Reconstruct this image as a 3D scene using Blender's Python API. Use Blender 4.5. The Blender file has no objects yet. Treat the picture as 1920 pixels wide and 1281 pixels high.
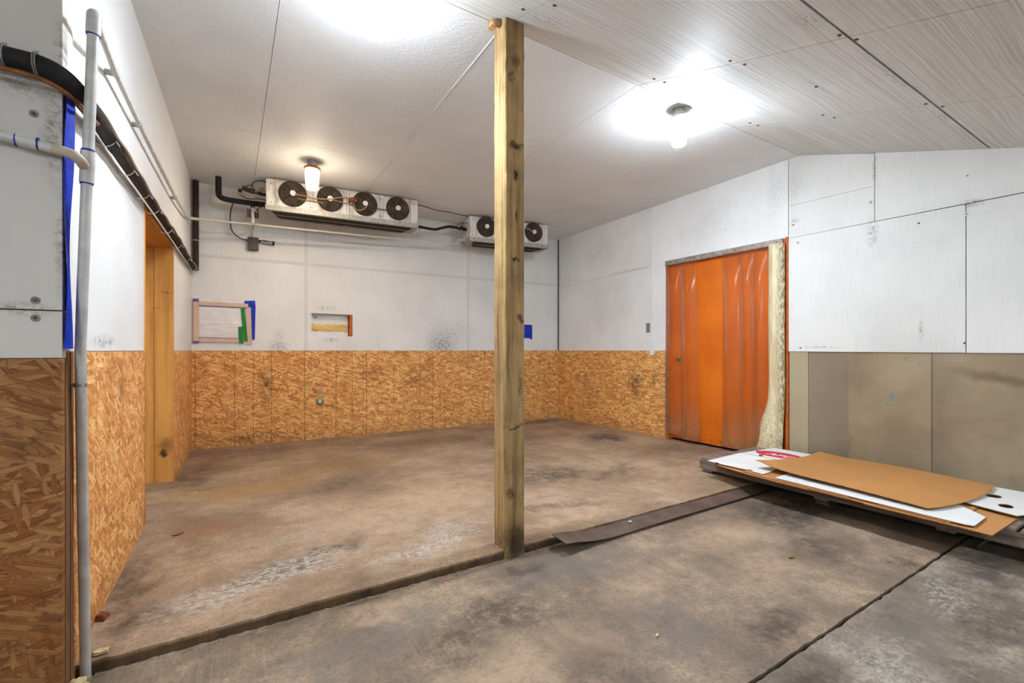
import bpy, bmesh, math, random
from mathutils import Vector, Matrix

# ------------------------------------------------------------------ camera, world, exposure
scene = bpy.context.scene
COL = scene.collection
YAW = math.radians(31.796)
cam_d = bpy.data.cameras.new('camera')
cam_d.sensor_width = 36.0
cam_d.lens = 16.0
cam_d.shift_y = 16.5 / 1920.0
cam_d.clip_start = 0.02
cam = bpy.data.objects.new('camera', cam_d)
COL.objects.link(cam)
cam.location = (0, 0, 1.22)
cam.rotation_euler = (math.pi / 2, 0, -YAW)
scene.camera = cam
world = bpy.data.worlds.new('world')
scene.world = world
world.use_nodes = True
world.node_tree.nodes['Background'].inputs[0].default_value = (0, 0, 0, 1)
world.node_tree.nodes['Background'].inputs[1].default_value = 0.0
vs = scene.view_settings
vs.view_transform = 'Standard'
vs.look = 'None'
vs.gamma = 1.0
vs.use_curve_mapping = False
vs.exposure = 0.88
scene.cycles.max_bounces = 6
scene.cycles.use_light_tree = False
scene.cycles.transparent_max_bounces = 16
scene.cycles.diffuse_bounces = 3
LAMP_WHITE = 255.0      # radiance of the white jar lamps
LAMP_WARM = 66.0        # radiance of the warm jar lamp

LAMP_FILL = 170.0        # radiance of the unseen fill lamps added behind the viewer

rnd = random.Random(7)

# ------------------------------------------------------------------ materials
def lin(c):
    return tuple(((v / 255.0) / 12.92 if v / 255.0 <= 0.04045 else ((v / 255.0 + 0.055) / 1.055) ** 2.4) for v in c) + (1.0,)

class NT:
    def __init__(s, name, rough=0.6, metallic=0.0, spec=0.3):
        s.m = bpy.data.materials.new(name)
        s.m.use_nodes = True
        s.t = s.m.node_tree
        s.b = s.t.nodes['Principled BSDF']
        s.b.inputs['Roughness'].default_value = rough
        s.b.inputs['Metallic'].default_value = metallic
        s.b.inputs['Specular IOR Level'].default_value = spec
    def n(s, typ): return s.t.nodes.new(typ)
    def put(s, sock, v):
        if v is None: return
        if isinstance(v, bpy.types.NodeSocket): s.t.links.new(v, sock)
        else: sock.default_value = v
    def pos(s): return s.n('ShaderNodeNewGeometry').outputs['Position']
    def sep(s, v):
        n = s.n('ShaderNodeSeparateXYZ'); s.put(n.inputs[0], v); return n.outputs
    def comb(s, x=0.0, y=0.0, z=0.0):
        n = s.n('ShaderNodeCombineXYZ')
        for i, v in enumerate((x, y, z)): s.put(n.inputs[i], v)
        return n.outputs[0]
    def map(s, v, loc=(0, 0, 0), rot=(0, 0, 0), scale=(1, 1, 1), typ='POINT'):
        n = s.n('ShaderNodeMapping'); n.vector_type = typ
        s.put(n.inputs[0], v); n.inputs['Location'].default_value = loc
        n.inputs['Rotation'].default_value = rot; n.inputs['Scale'].default_value = scale
        return n.outputs[0]
    def noise(s, v, scale=5, detail=4, rough=0.55, dist=0.0):
        n = s.n('ShaderNodeTexNoise'); s.put(n.inputs['Vector'], v)
        n.inputs['Scale'].default_value = scale; n.inputs['Detail'].default_value = detail
        n.inputs['Roughness'].default_value = rough; n.inputs['Distortion'].default_value = dist
        return n.outputs[0]
    def vor(s, v, scale=1, dims='2D', feat='F1', rand=1.0):
        n = s.n('ShaderNodeTexVoronoi'); n.voronoi_dimensions = dims; n.feature = feat
        s.put(n.inputs['Vector'], v); n.inputs['Scale'].default_value = scale
        n.inputs['Randomness'].default_value = rand
        return n.outputs
    def math(s, op, a, b=0.0, c=None, clamp=False):
        n = s.n('ShaderNodeMath'); n.operation = op; n.use_clamp = clamp
        s.put(n.inputs[0], a); s.put(n.inputs[1], b)
        if c is not None: s.put(n.inputs[2], c)
        return n.outputs[0]
    def rng(s, v, a, b, c=0.0, d=1.0, smooth=False):
        n = s.n('ShaderNodeMapRange'); n.clamp = True
        if smooth: n.interpolation_type = 'SMOOTHSTEP'
        s.put(n.inputs[0], v)
        for i, x in enumerate((a, b, c, d)): n.inputs[i + 1].default_value = x
        return n.outputs[0]
    def mix(s, f, a, b, blend='MIX'):
        n = s.n('ShaderNodeMix'); n.data_type = 'RGBA'; n.blend_type = blend
        s.put(n.inputs[0], f); s.put(n.inputs[6], a); s.put(n.inputs[7], b)
        return n.outputs[2]
    def ramp(s, f, stops):
        n = s.n('ShaderNodeValToRGB'); s.put(n.inputs[0], f)
        e = n.color_ramp.elements
        while len(e) < len(stops): e.new(0.5)
        for el, (p, c) in zip(e, stops): el.position = p; el.color = c
        return n.outputs[0]
    def vlen(s, v):
        n = s.n('ShaderNodeVectorMath'); n.operation = 'LENGTH'; s.put(n.inputs[0], v); return n.outputs['Value']
    def vadd(s, a, b):
        n = s.n('ShaderNodeVectorMath'); n.operation = 'ADD'; s.put(n.inputs[0], a); s.put(n.inputs[1], b); return n.outputs[0]
    def vscale(s, a, f):
        n = s.n('ShaderNodeVectorMath'); n.operation = 'SCALE'; s.put(n.inputs[0], a); n.inputs['Scale'].default_value = f; return n.outputs[0]
    def warp(s, v, scale, amt):
        n = s.n('ShaderNodeTexNoise'); s.put(n.inputs['Vector'], v); n.inputs['Scale'].default_value = scale
        n.inputs['Detail'].default_value = 4
        o = s.n('ShaderNodeVectorMath'); o.operation = 'SUBTRACT'; s.put(o.inputs[0], n.outputs[1]); o.inputs[1].default_value = (.5, .5, .5)
        return s.vadd(v, s.vscale(o.outputs[0], amt))
    def blob(s, v, c, r, ang=0.0, inner=0.0, axis='z'):
        rot = {'z': (0, 0, ang), 'y': (0, ang, 0), 'x': (ang, 0, 0)}[axis]
        l = s.vlen(s.map(v, c, rot, r, 'TEXTURE'))
        return s.rng(l, inner, 1.0, 1.0, 0.0, True)
    def bump(s, h, strength=0.3, dist=0.01):
        n = s.n('ShaderNodeBump'); n.inputs['Strength'].default_value = strength; n.inputs['Distance'].default_value = dist
        s.put(n.inputs['Height'], h); s.put(s.b.inputs['Normal'], n.outputs[0])
    def color(s, v): s.put(s.b.inputs['Base Color'], v); return s.m
    def rough(s, v): s.put(s.b.inputs['Roughness'], v)

def plain(name, rgb, rough=0.55, metallic=0.0, var=0.12, scale=9.0, spec=0.3):
    t = NT(name, rough, metallic, spec); p = t.pos()
    c = lin(rgb)
    d = tuple(x * (1 - var * 2.2) for x in c[:3]) + (1,)
    t.color(t.mix(t.rng(t.noise(p, scale, 5), .35, .7), c, d))
    return t.m

def mat_osb(name, axis, hue=(1, 1, 1), tilt=0.0, stains=()):
    t = NT(name, 0.62, spec=0.25); p = t.pos(); x, y, z = t.sep(p)
    uv = t.comb(x if axis == 'x' else y, z, 0.0)
    uvw = t.warp(uv, 7, 0.012)
    def C(r, g, b): return lin((min(255, r * hue[0]), min(255, g * hue[1]), min(255, b * hue[2])))
    grain = t.noise(t.map(uvw, scale=(9, 110, 1)), 1.0, 2)
    col = t.ramp(grain, [(0.3, C(120, 70, 34)), (0.5, C(176, 116, 66)), (0.75, C(204, 148, 92))])
    edge = None
    for i, (ang, L, W, th) in enumerate(((0.05, .12, .026, .30), (-0.9, .095, .017, .5), (0.8, .10, .019, .5), (-0.35, .13, .022, .5), (1.35, .08, .015, .72), (0.3, .12, .019, .56))):
        v = t.map(t.map(uvw, (0, 0, 0), (0, 0, ang + tilt)), (i * 3.7, i * 1.9, 0), (0, 0, 0), (1 / L, 1 / W, 1))
        o = t.vor(v)
        r = t.sep(o['Color'])
        g2 = t.noise(t.map(v, scale=(.5, 4.5, 1)), 1.0, 1)
        tone = t.math('MULTIPLY_ADD', r[1], .50, t.math('MULTIPLY', g2, .66))
        cc = t.ramp(tone, [(0.16, C(112, 64, 30)), (0.36, C(172, 108, 56)), (0.62, C(204, 146, 86)), (0.92, C(232, 188, 128))])
        sel = t.math('GREATER_THAN', r[0], th)
        m = t.math('MULTIPLY', sel, t.rng(o['Distance'], .60, .54))
        rim = t.math('MULTIPLY', t.math('MULTIPLY', sel, t.rng(o['Distance'], .46, .58)), .55)
        col = t.mix(m, col, t.mix(rim, cc, C(104, 60, 28)))
    dark = t.rng(t.noise(uvw, 2.2, 4, .6), .54, .8, 0, .45)
    col = t.mix(dark, col, C(96, 60, 34), 'MULTIPLY' if False else 'MIX')
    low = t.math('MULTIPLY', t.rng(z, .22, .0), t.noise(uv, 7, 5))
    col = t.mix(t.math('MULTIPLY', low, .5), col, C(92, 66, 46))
    stn = t.rng(t.noise(uv, 16, 4, .7), .4, .62)
    for (cu, cz, ru, rz, amt) in stains:
        cc3 = (cu, cz, 0)
        b = t.math('MULTIPLY', t.blob(uvw, cc3, (ru, rz, 5)), stn)
        col = t.mix(t.math('MULTIPLY', b, amt), col, lin((52, 40, 32)))
    t.color(col)
    t.bump(grain, .2, .004)
    return t.m

def mat_foam(name, axis, rgb=(226, 224, 219), lines=True, dirt=.5, stains=(), streak='z', bumpy=.12, dirtcol=(120, 116, 110), thr=.64):
    """white painted foam board; axis = horizontal world axis that runs along the board"""
    t = NT(name, 0.6, spec=0.25); p = t.pos(); x, y, z = t.sep(p)
    u = x if axis == 'x' else y
    uv = t.comb(u, z, 0.0)
    c = lin(rgb); d = tuple(v * .88 for v in c[:3]) + (1,)
    col = t.mix(t.rng(t.noise(uv, 1.3, 5), .35, .7), c, d)
    fine = t.noise(t.map(uv, scale=(130, 3.5, 1)), 1.0, 3)
    col = t.mix(t.rng(fine, .52, .8, 0, .16 if lines else .05), col, lin(dirtcol))
    smu = t.math('MULTIPLY', t.rng(t.noise(t.map(uv, scale=(5, 9, 1)), 1.6, 5, .72), thr, thr + .14), t.rng(t.noise(uv, 1.1, 2), .42, .6))
    col = t.mix(t.math('MULTIPLY', smu, dirt), col, lin(dirtcol))
    w = t.warp(uv, 7, .05); nz = {}
    for (cu, cz, ru, rz, amt, sc, rgb2) in stains:
        key = 40 if sc > 36 else 28
        if key not in nz: nz[key] = t.rng(t.noise(uv, key, 4, .75), .42, .62)
        b = t.math('MULTIPLY', t.blob(w, (cu, cz, 0), (ru, rz, 5)), nz[key])
        col = t.mix(t.math('MULTIPLY', b, amt), col, lin(rgb2))
    t.color(col)
    h = t.math('ADD', t.math('MULTIPLY', fine, 1.0 if lines else .2), t.math('MULTIPLY', t.noise(uv, 60, 3), .4))
    t.bump(h, bumpy, .006)
    return t.m

def mat_ceiling_back():
    t = NT('painted ceiling board', .55, spec=.3); p = t.pos(); x, y, z = t.sep(p)
    q = t.comb(x, y, 0.0)
    c = lin((236, 237, 236)); d = lin((224, 225, 223))
    t.color(t.mix(t.rng(t.noise(q, 1.1, 5), .35, .7), c, d))
    h = t.noise(t.map(t.warp(q, 6, .05), scale=(26, 48, 1)), 1.0, 4, .6)
    t.bump(h, .4, .02)
    return t.m

def mat_ceiling_front():
    t = NT('streaked ceiling foam', .6, spec=.25); p = t.pos(); x, y, z = t.sep(p)
    q = t.comb(x, y, 0.0)
    w = t.warp(q, .9, .10)
    st = t.noise(t.map(w, scale=(1.0, 60, 1)), 1.0, 4, .65)
    st2 = t.noise(t.map(w, scale=(.5, 150, 1)), 1.0, 2, .5)
    s = t.math('MULTIPLY_ADD', st2, .45, t.math('MULTIPLY', st, .6))
    col = t.mix(t.rng(s, .46, .66, 0, .55), lin((226, 226, 222)), lin((160, 159, 155)))
    # dark mould patches beside the open joint at y = 1.08
    wq = t.warp(q, 12, .06)
    spots = None
    for (cx, cy, rx, ry) in ((2.44, 1.14, .17, .09), (2.68, 1.08, .08, .06), (4.22, 1.12, .16, .06), (1.6, 2.2, .25, .10), (3.4, 1.1, .5, .03), (4.75, 1.1, .4, .03)):
        b = t.blob(wq, (cx, cy, 0), (rx, ry, 9))
        spots = b if spots is None else t.math('MAXIMUM', spots, b)
    m = t.math('MULTIPLY', spots, t.rng(t.noise(q, 55, 5, .75), .5, .64))
    col = t.mix(t.math('MULTIPLY', m, .8), col, lin((92, 78, 64)))
    t.color(col)
    t.bump(s, .3, .008)
    return t.m

def mat_concrete(name, base, lo_c, hi_c, blobs, broom=False, dark=(58, 46, 38), floor_z=0.0):
    t = NT(name, .72, spec=.3); p = t.pos(); x, y, z = t.sep(p)
    q = t.comb(x, y, 0.0)
    w = t.warp(q, 3.0, .22)
    n1 = t.noise(w, 1.5, 5, .62); n2 = t.noise(q, 9, 5, .7); n3 = t.noise(q, 55, 3, .6)
    col = t.ramp(t.math('ADD', t.math('MULTIPLY', n1, .62), t.math('MULTIPLY', n2, .38)), [(0.38, lin(lo_c)), (0.5, lin(base)), (0.61, lin(hi_c))])
    col = t.mix(t.rng(n3, .45, .72, 0, .6), col, lin(tuple(v * .85 for v in lo_c)))
    fl = t.math('MULTIPLY', t.rng(t.noise(q, 38, 4, .8), .60, .68), t.rng(t.noise(q, 3.1, 3), .5, .62))
    col = t.mix(t.math('MULTIPLY', fl, .55), col, lin((206, 196, 182)))
    sm = t.rng(t.noise(t.map(q, scale=(1, 1.6, 1)), 4.2, 8, .7), .55, .7, 0, .5)
    col = t.mix(sm, col, lin(tuple(v * .72 for v in lo_c)))
    if broom:
        bl = t.noise(t.map(q, scale=(140, 3, 1)), 1.0, 3, .6)
        m = t.math('MULTIPLY', t.rng(bl, .5, .72), t.rng(t.noise(q, 1.7, 4), .42, .62))
        col = t.mix(t.math('MULTIPLY', m, .5), col, lin(hi_c))
        h0 = t.math('MULTIPLY', bl, .6)
    else:
        h0 = t.math('MULTIPLY', n2, .6)
    rag = t.warp(q, 5, .35)
    bnA = t.rng(t.noise(q, 11, 5, .78), .34, .56); bnB = t.rng(t.noise(t.map(q, scale=(1, 1.7, 1)), 22, 5, .85), .47, .56)
    for (cx, cy, rx, ry, ang, amt, kind) in blobs:
        b = t.blob(rag, (cx, cy, 0), (rx * 1.15, ry * 1.25, 9), ang, .25)
        b = t.math('MULTIPLY', b, bnB if kind == 'pale' else bnA)
        tgt = {'dark': dark, 'pale': (182, 174, 164), 'rust': (150, 96, 58), 'grey': (112, 104, 96), 'black': (44, 38, 40), 'tan': (188, 158, 128), 'ochre': (164, 124, 66)}[kind]
        col = t.mix(t.math('MULTIPLY', b, amt), col, lin(tgt))
    side = t.rng(z, floor_z - .006, floor_z - .02)   # broken slab edge, dirty
    col = t.mix(t.math('MULTIPLY', side, .85), col, t.mix(t.rng(t.noise(p, 14, 5), .4, .65), lin((92, 68, 36)), lin((40, 30, 20))))
    t.color(col)
    t.bump(t.math('ADD', h0, t.math('MULTIPLY', n3, .6)), .35, .008)
    t.rough(t.rng(n2, .3, .7, .55, .85))
    return t.m

def mat_wood(name, axis, rgb, dark, rough=.6, knots=(), grain=1.0, blotch=.3, bmp=.35):
    """sawn timber; axis = world axis of the grain"""
    t = NT(name, rough, spec=.25); p = t.pos()
    sc = {'x': (1.6, 38, 38), 'y': (38, 1.6, 38), 'z': (38, 38, 1.6)}[axis]
    w = t.warp(p, 3, .03)
    g = t.noise(t.map(w, scale=tuple(v * grain for v in sc)), 1.0, 5, .6)
    col = t.ramp(g, [(.3, lin(dark)), (.55, lin(rgb)), (.8, lin(tuple(min(255, v * 1.12) for v in rgb)))])
    col = t.mix(t.rng(t.noise(p, 4.5, 6, .65), .5, .75, 0, blotch), col, lin(tuple(v * .6 for v in dark)))
    wk = t.warp(p, 22, .09)
    for (c, r, amt) in knots:
        b = t.blob(wk, c, r, 0.0, .2)
        col = t.mix(t.math('MULTIPLY', b, amt), col, lin((22, 18, 14)))
    t.color(col); t.bump(g, bmp, .006)
    return t.m

M = {}
GY = (96, 92, 88)
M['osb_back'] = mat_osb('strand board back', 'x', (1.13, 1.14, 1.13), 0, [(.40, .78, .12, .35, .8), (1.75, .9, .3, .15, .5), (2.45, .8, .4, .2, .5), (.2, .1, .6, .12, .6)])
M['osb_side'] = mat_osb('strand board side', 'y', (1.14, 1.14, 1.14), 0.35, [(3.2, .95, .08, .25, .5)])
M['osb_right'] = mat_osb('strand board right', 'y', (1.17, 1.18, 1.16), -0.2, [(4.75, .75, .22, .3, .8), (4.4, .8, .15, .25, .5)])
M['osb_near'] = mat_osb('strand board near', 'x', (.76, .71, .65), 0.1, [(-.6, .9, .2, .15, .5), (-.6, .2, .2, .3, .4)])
M['foam_back'] = mat_foam('painted board back', 'x', (234, 232, 227), True, .4, [
    (2.82, 1.30, .38, .36, .75, 40, (70, 72, 74)), (2.84, 1.28, .30, .16, .6, 55, (60, 60, 62)), (.55, 1.27, .17, .12, .7, 38, (80, 80, 80)), (.55, 1.42, .1, .16, .4, 38, (100, 100, 98)),
    (1.2, 1.36, .16, .06, .6, 34, (100, 100, 98)), (1.15, 1.8, .2, .06, .5, 30, (120, 118, 114)), (3.0, 1.5, .5, .3, .35, 26, (130, 130, 128))])
M['foam_strip'] = mat_foam('painted joint tape', 'x', (220, 218, 213), False, .5)
M['foam_left'] = mat_foam('painted board left', 'y', (232, 230, 226), False, .35, [(2.9, 1.26, .3, .05, .8, 30, (70, 70, 70)), (3.0, 2.35, .6, .05, .5, 30, (120, 110, 100)), (3.4, 2.1, .5, .12, .35, 22, (130, 126, 120))])
M['foam_right_rear'] = mat_foam('painted board right rear', 'y', (243, 242, 239), True, .5, [
    (5.4, 2.75, .5, .35, .25, 34, (130, 130, 128)), (3.6, 2.75, .9, .4, .22, 60, (140, 138, 132)), (2.75, 2.9, .14, .4, .3, 40, (120, 118, 112)), (4.9, 2.42, .5, .03, .5, 20, (120, 118, 114))])
M['foam_right'] = mat_foam('painted board right', 'y', (233, 231, 226), True, .35, [
    (2.55, 2.95, .1, .3, .3, 40, (130, 126, 118)), (1.86, 2.33, .08, .2, .7, 30, (130, 120, 116)), (1.84, 2.9, .03, .2, .7, 40, (120, 114, 106)), (1.18, 2.42, .1, .05, .8, 50, (70, 64, 58)), (1.5, 1.4, .03, .15, .6, 40, (110, 106, 100)), (2.3, 1.25, .25, .02, .7, 24, (120, 116, 110)), (2.55, 2.6, .06, .06, .6, 40, (90, 86, 80))])
M['foam_near'] = mat_foam('painted board near', 'x', (212, 205, 195), False, .6, [
    (-.52, 2.0, .05, .3, .8, 40, (110, 88, 62)), (-.50, 1.6, .03, .3, .7, 40, (120, 92, 62)), (-.6, 1.36, .12, .03, .8, 40, (110, 86, 60)), (-.6, 2.12, .1, .06, .7, 30, (110, 92, 70)), (-.51, 2.3, .03, .1, .7, 30, (96, 78, 60))], dirtcol=(120, 108, 92))
M['foam_raw'] = plain('cut foam edge', (226, 196, 140), .9, var=.3, scale=40)
M['foam_yellow'] = mat_wood('yellow insulation', 'x', (226, 190, 118), (184, 138, 66), .9, grain=.7)
M['foam_yellow_v'] = mat_wood('rough yellow foam edge', 'z', (214, 178, 92), (150, 108, 40), .9, grain=.5)
M['ceil_back'] = mat_ceiling_back()
M['ceil_front'] = mat_ceiling_front()
M['floor_up'] = mat_concrete('old slab', (158, 130, 104), (128, 103, 80), (182, 155, 128), [
    (.50, 2.93, .30, .10, .5, .75, 'dark'), (.20, 2.82, .22, .12, .4, .5, 'dark'), (.30, 2.80, .42, .17, .3, .9, 'pale'), (-.05, 2.68, .35, .14, .25, .8, 'pale'), (1.05, 2.66, .42, .13, .1, .9, 'pale'), (1.3, 2.85, .3, .2, .2, .6, 'pale'), (.5, 3.3, .5, .2, .2, .4, 'pale'), (1.0, 3.2, .4, .2, .2, .35, 'pale'), (-.33, 2.62, .2, .12, .3, .7, 'dark'), (-.46, 3.0, .14, .6, 0, .6, 'dark'),
    (2.7, 3.6, .55, .35, .1, .8, 'dark'), (3.3, 3.35, .6, .12, .4, .6, 'dark'), (2.2, 2.85, .5, .08, -.3, .6, 'dark'), (4.45, 4.7, .4, .3, .2, .85, 'black'), (4.3, 4.5, .2, .15, 0, .7, 'pale'), (4.5, 6.35, .7, .14, 0, .8, 'dark'), (4.4, 6.2, .4, .1, 0, .5, 'rust'),
    (.1, 6.3, .9, .35, 0, .5, 'dark'), (2.0, 5.8, 1.4, .35, 0, .35, 'dark'), (3.2, 5.2, .8, .3, .2, .55, 'dark'), (.9, 4.4, .8, .3, .2, .4, 'dark'), (.1, 4.55, .75, .3, .1, .7, 'ochre'), (.9, 5.0, .9, .3, .1, .35, 'ochre'), (-.1, 3.7, .3, .2, 0, .4, 'rust'), (1.5, 3.6, .8, .4, 0, .6, 'tan'), (.9, 3.3, .7, .3, 0, .6, 'tan'), (2.0, 2.6, .4, .1, 0, .6, 'tan'), (4.7, 3.6, .5, .5, 0, .4, 'dark'), (-.3, 5.2, .2, .8, 0, .5, 'dark')])
M['floor_lo'] = mat_concrete('front slab', (136, 116, 96), (108, 92, 77), (172, 148, 122), [
    (1.72, 1.40, .40, .22, .6, .55, 'grey'), (2.2, 1.14, .22, .11, .2, .65, 'dark'), (2.05, 1.1, .2, .1, .2, .35, 'dark'), (1.7, 2.12, .55, .18, 0, .75, 'grey'), (.95, 1.85, .35, .25, .4, .6, 'dark'), (.75, 2.1, .3, .12, 0, .6, 'grey'), (.45, 1.95, .4, .15, .1, .5, 'grey'), (1.2, 1.9, .25, .2, .5, .5, 'dark'),
    (.85, 1.55, .35, .2, .3, .5, 'tan'), (1.25, 1.5, .3, .18, .2, .4, 'tan'), (1.9, 1.75, .4, .15, .2, .35, 'tan'), (.62, 2.2, .2, .1, 0, .7, 'tan'), (1.28, 1.32, .16, .3, .2, .5, 'dark'), (3.2, 1.4, .4, .25, .2, .6, 'dark'), (3.7, 1.9, .7, .35, .1, .75, 'black'), (2.9, 1.9, .5, .2, 0, .5, 'tan'), (2.7, 1.5, .4, .25, 0, .5, 'tan'), (3.4, 1.08, .15, .1, 0, .8, 'dark'), (1.45, 2.2, .25, .1, 0, .6, 'dark')], True, floor_z=-.055)
M['floor_lo2'] = mat_concrete('front slab grey', (131, 117, 101), (99, 86, 73), (168, 152, 132), [
    (2.6, .8, .5, .2, .3, .6, 'grey'), (3.2, .8, .4, .12, .2, .6, 'pale'), (2.2, .75, .35, .15, .2, .6, 'pale'), (3.1, .6, .5, .12, 0, .6, 'dark'), (2.3, .55, .4, .1, 0, .55, 'dark'), (3.8, .8, .5, .2, 0, .6, 'black'), (1.9, .9, .2, .06, 0, .7, 'dark')], True, floor_z=-.055)
PK = [((1.5, 2.37, 2.48), (.08, .2, .035), .9), ((1.49, 2.37, 2.3), (.03, .2, .05), .95), ((1.50, 2.37, 2.05), (.02, .2, .06), .85), ((1.49, 2.37, 1.78), (.035, .2, .03), .9), ((1.53, 2.37, 1.42), (.03, .2, .04), .7), ((1.46, 2.37, 2.9), (.02, .2, .05), .6), ((1.49, 2.37, .75), (.1, .2, .012), .8), ((1.5, 2.37, .02), (.14, .3, .22), .85), ((1.46, 2.37, .35), (.03, .2, .05), .6), ((1.5, 2.37, 3.0), (.05, .2, .06), .5), ((1.53, 2.37, 1.0), (.02, .2, .15), .5)]
M['post'] = mat_wood('rough treated timber', 'z', (186, 154, 106), (128, 100, 62), .8, PK, .8, .5, .8)
M['brown_edge'] = mat_wood('weathered brown board edge', 'z', (138, 98, 68), (84, 54, 34), .8)
M['shim'] = mat_wood('split timber shim', 'x', (196, 160, 110), (110, 74, 40), .8)
M['jamb'] = mat_wood('orange stained lumber', 'z', (226, 162, 84), (192, 124, 50), .55, [((-.5, 5.19, .35), (.1, .2, .1), .5), ((-.52, 5.19, .28), (.05, .2, .04), .9), ((-.49, 5.19, 1.75), (.08, .2, .006), .6), ((-.56, 5.19, 1.6), (.06, .2, .005), .6)], .35, .12, .15)
M['header'] = mat_wood('orange stained header', 'y', (206, 132, 52), (168, 98, 32), .55, (), .35, .12, .15)
M['pallet'] = mat_wood('weathered grey wood', 'y', (132, 116, 104), (84, 70, 60), .85, (), .8, .35)
M['kraft'] = plain('kraft cardboard', (188, 132, 76), .8, var=.06, scale=3)
M['kraft_edge'] = plain('kraft cardboard edge', (158, 108, 58), .85, var=.2, scale=60)
M['card_white'] = plain('white cardboard', (228, 226, 222), .6, var=.04, scale=4)
M['red'] = plain('red print', (204, 40, 62), .55, var=.03)
M['white_print'] = plain('white print', (232, 230, 228), .55, var=.02)
M['pvc'] = plain('grey pvc pipe', (208, 204, 197), .4, var=.14, scale=12, spec=.5)
M['pvc_white'] = plain('white pvc pipe', (216, 206, 192), .4, var=.12, scale=14, spec=.5)
M['pvc_tan'] = plain('dirty pvc elbow', (196, 178, 156), .45, var=.2, scale=18, spec=.4)
M['primer'] = plain('blue primer ring', (30, 46, 150), .5)
M['black_foam'] = plain('black pipe insulation', (44, 40, 38), .75, var=.3, scale=14)
M['brown_foam'] = plain('brown pipe insulation', (66, 50, 42), .75, var=.25, scale=14)
M['copper'] = plain('tarnished copper', (150, 96, 56), .45, .6, var=.3, scale=25)
M['cable'] = plain('tan cable', (170, 140, 112), .5)
M['cable_dark'] = plain('dark cable', (70, 60, 52), .5)
M['cable_white'] = plain('white cable', (210, 204, 194), .5)
M['clip'] = plain('white cable clip', (226, 224, 218), .5)
M['galv'] = plain('galvanised steel', (168, 164, 158), .42, .7, var=.2, scale=22)
M['rail'] = plain('worn aluminium rail', (186, 178, 172), .38, .6, var=.2, scale=20)
M['dark'] = plain('dark recess', (26, 22, 20), .9)
M['blue_tape'] = plain('blue masking tape', (24, 58, 196), .55, var=.2, scale=30)
M['green_tape'] = plain('green tape', (22, 132, 44), .35, var=.2, scale=40, spec=.5)
M['peach_tape'] = plain('peach masking tape', (222, 186, 160), .7, var=.06)
M['lilac_tape'] = plain('lilac tape edge', (112, 104, 150), .6)
M['grey_plate'] = plain('grey cover plate', (140, 138, 134), .5)
M['washer'] = plain('fastener washer', (150, 146, 138), .5, .3, var=.2, scale=40)
M['washer_white'] = plain('painted washer', (222, 220, 214), .5)
M['screw'] = plain('screw head', (96, 84, 72), .5, .4)
M['box_dark'] = plain('grey control box', (98, 88, 82), .55, var=.2)
M['red_tag'] = plain('red valve tag', (150, 40, 40), .5)
M['plate'] = plain('rusty steel plate', (112, 92, 78), .55, .25, var=.22, scale=7)
M['caulk'] = plain('white caulk bead', (236, 234, 230), .5)
M['leaf'] = plain('dry leaf', (150, 124, 70), .8, var=.3, scale=40)
M['pink'] = plain('pink scrap', (226, 110, 130), .6)
M['brick'] = plain('red brown scrap', (140, 76, 50), .8, var=.3, scale=40)
M['sprayfoam'] = plain('spray foam', (222, 200, 146), .85, var=.25, scale=30)
M['backing'] = plain('building shell', (190, 188, 182), .8)

def mat_evap():
    t = NT('stained white metal', .4, spec=.45); p = t.pos(); x, y, z = t.sep(p)
    col = t.mix(t.rng(t.noise(t.map(p, scale=(6, 6, 2)), 1.5, 6, .65), .5, .72), lin((220, 217, 210)), lin((150, 134, 118)))
    rust = t.math('MULTIPLY', t.blob(t.warp(p, 8, .1), (.98, 6.0, 2.98), (.14, .4, .12)), .8)
    rust = t.math('MAXIMUM', rust, t.math('MULTIPLY', t.rng(z, 3.16, 3.25), t.rng(t.noise(p, 12, 5), .4, .6)))
    col = t.mix(t.math('MULTIPLY', rust, .75), col, lin((128, 84, 46)))
    t.color(col); return t.m
M['evap'] = mat_evap()
M['pan'] = plain('dusty galvanised pan', (178, 172, 164), .5, .15, var=.16, scale=30)
M['guard'] = plain('rusty fan guard wire', (136, 118, 100), .5, .4, var=.3, scale=30)
M['shroud'] = plain('dark fan throat', (40, 33, 28), .8, var=.3, scale=14)
M['blade'] = plain('fan blade', (64, 54, 46), .6, .2)
M['motor'] = plain('fan motor cap', (232, 230, 226), .4)
M['brass'] = plain('brass valve', (176, 122, 40), .4, .6)

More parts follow.
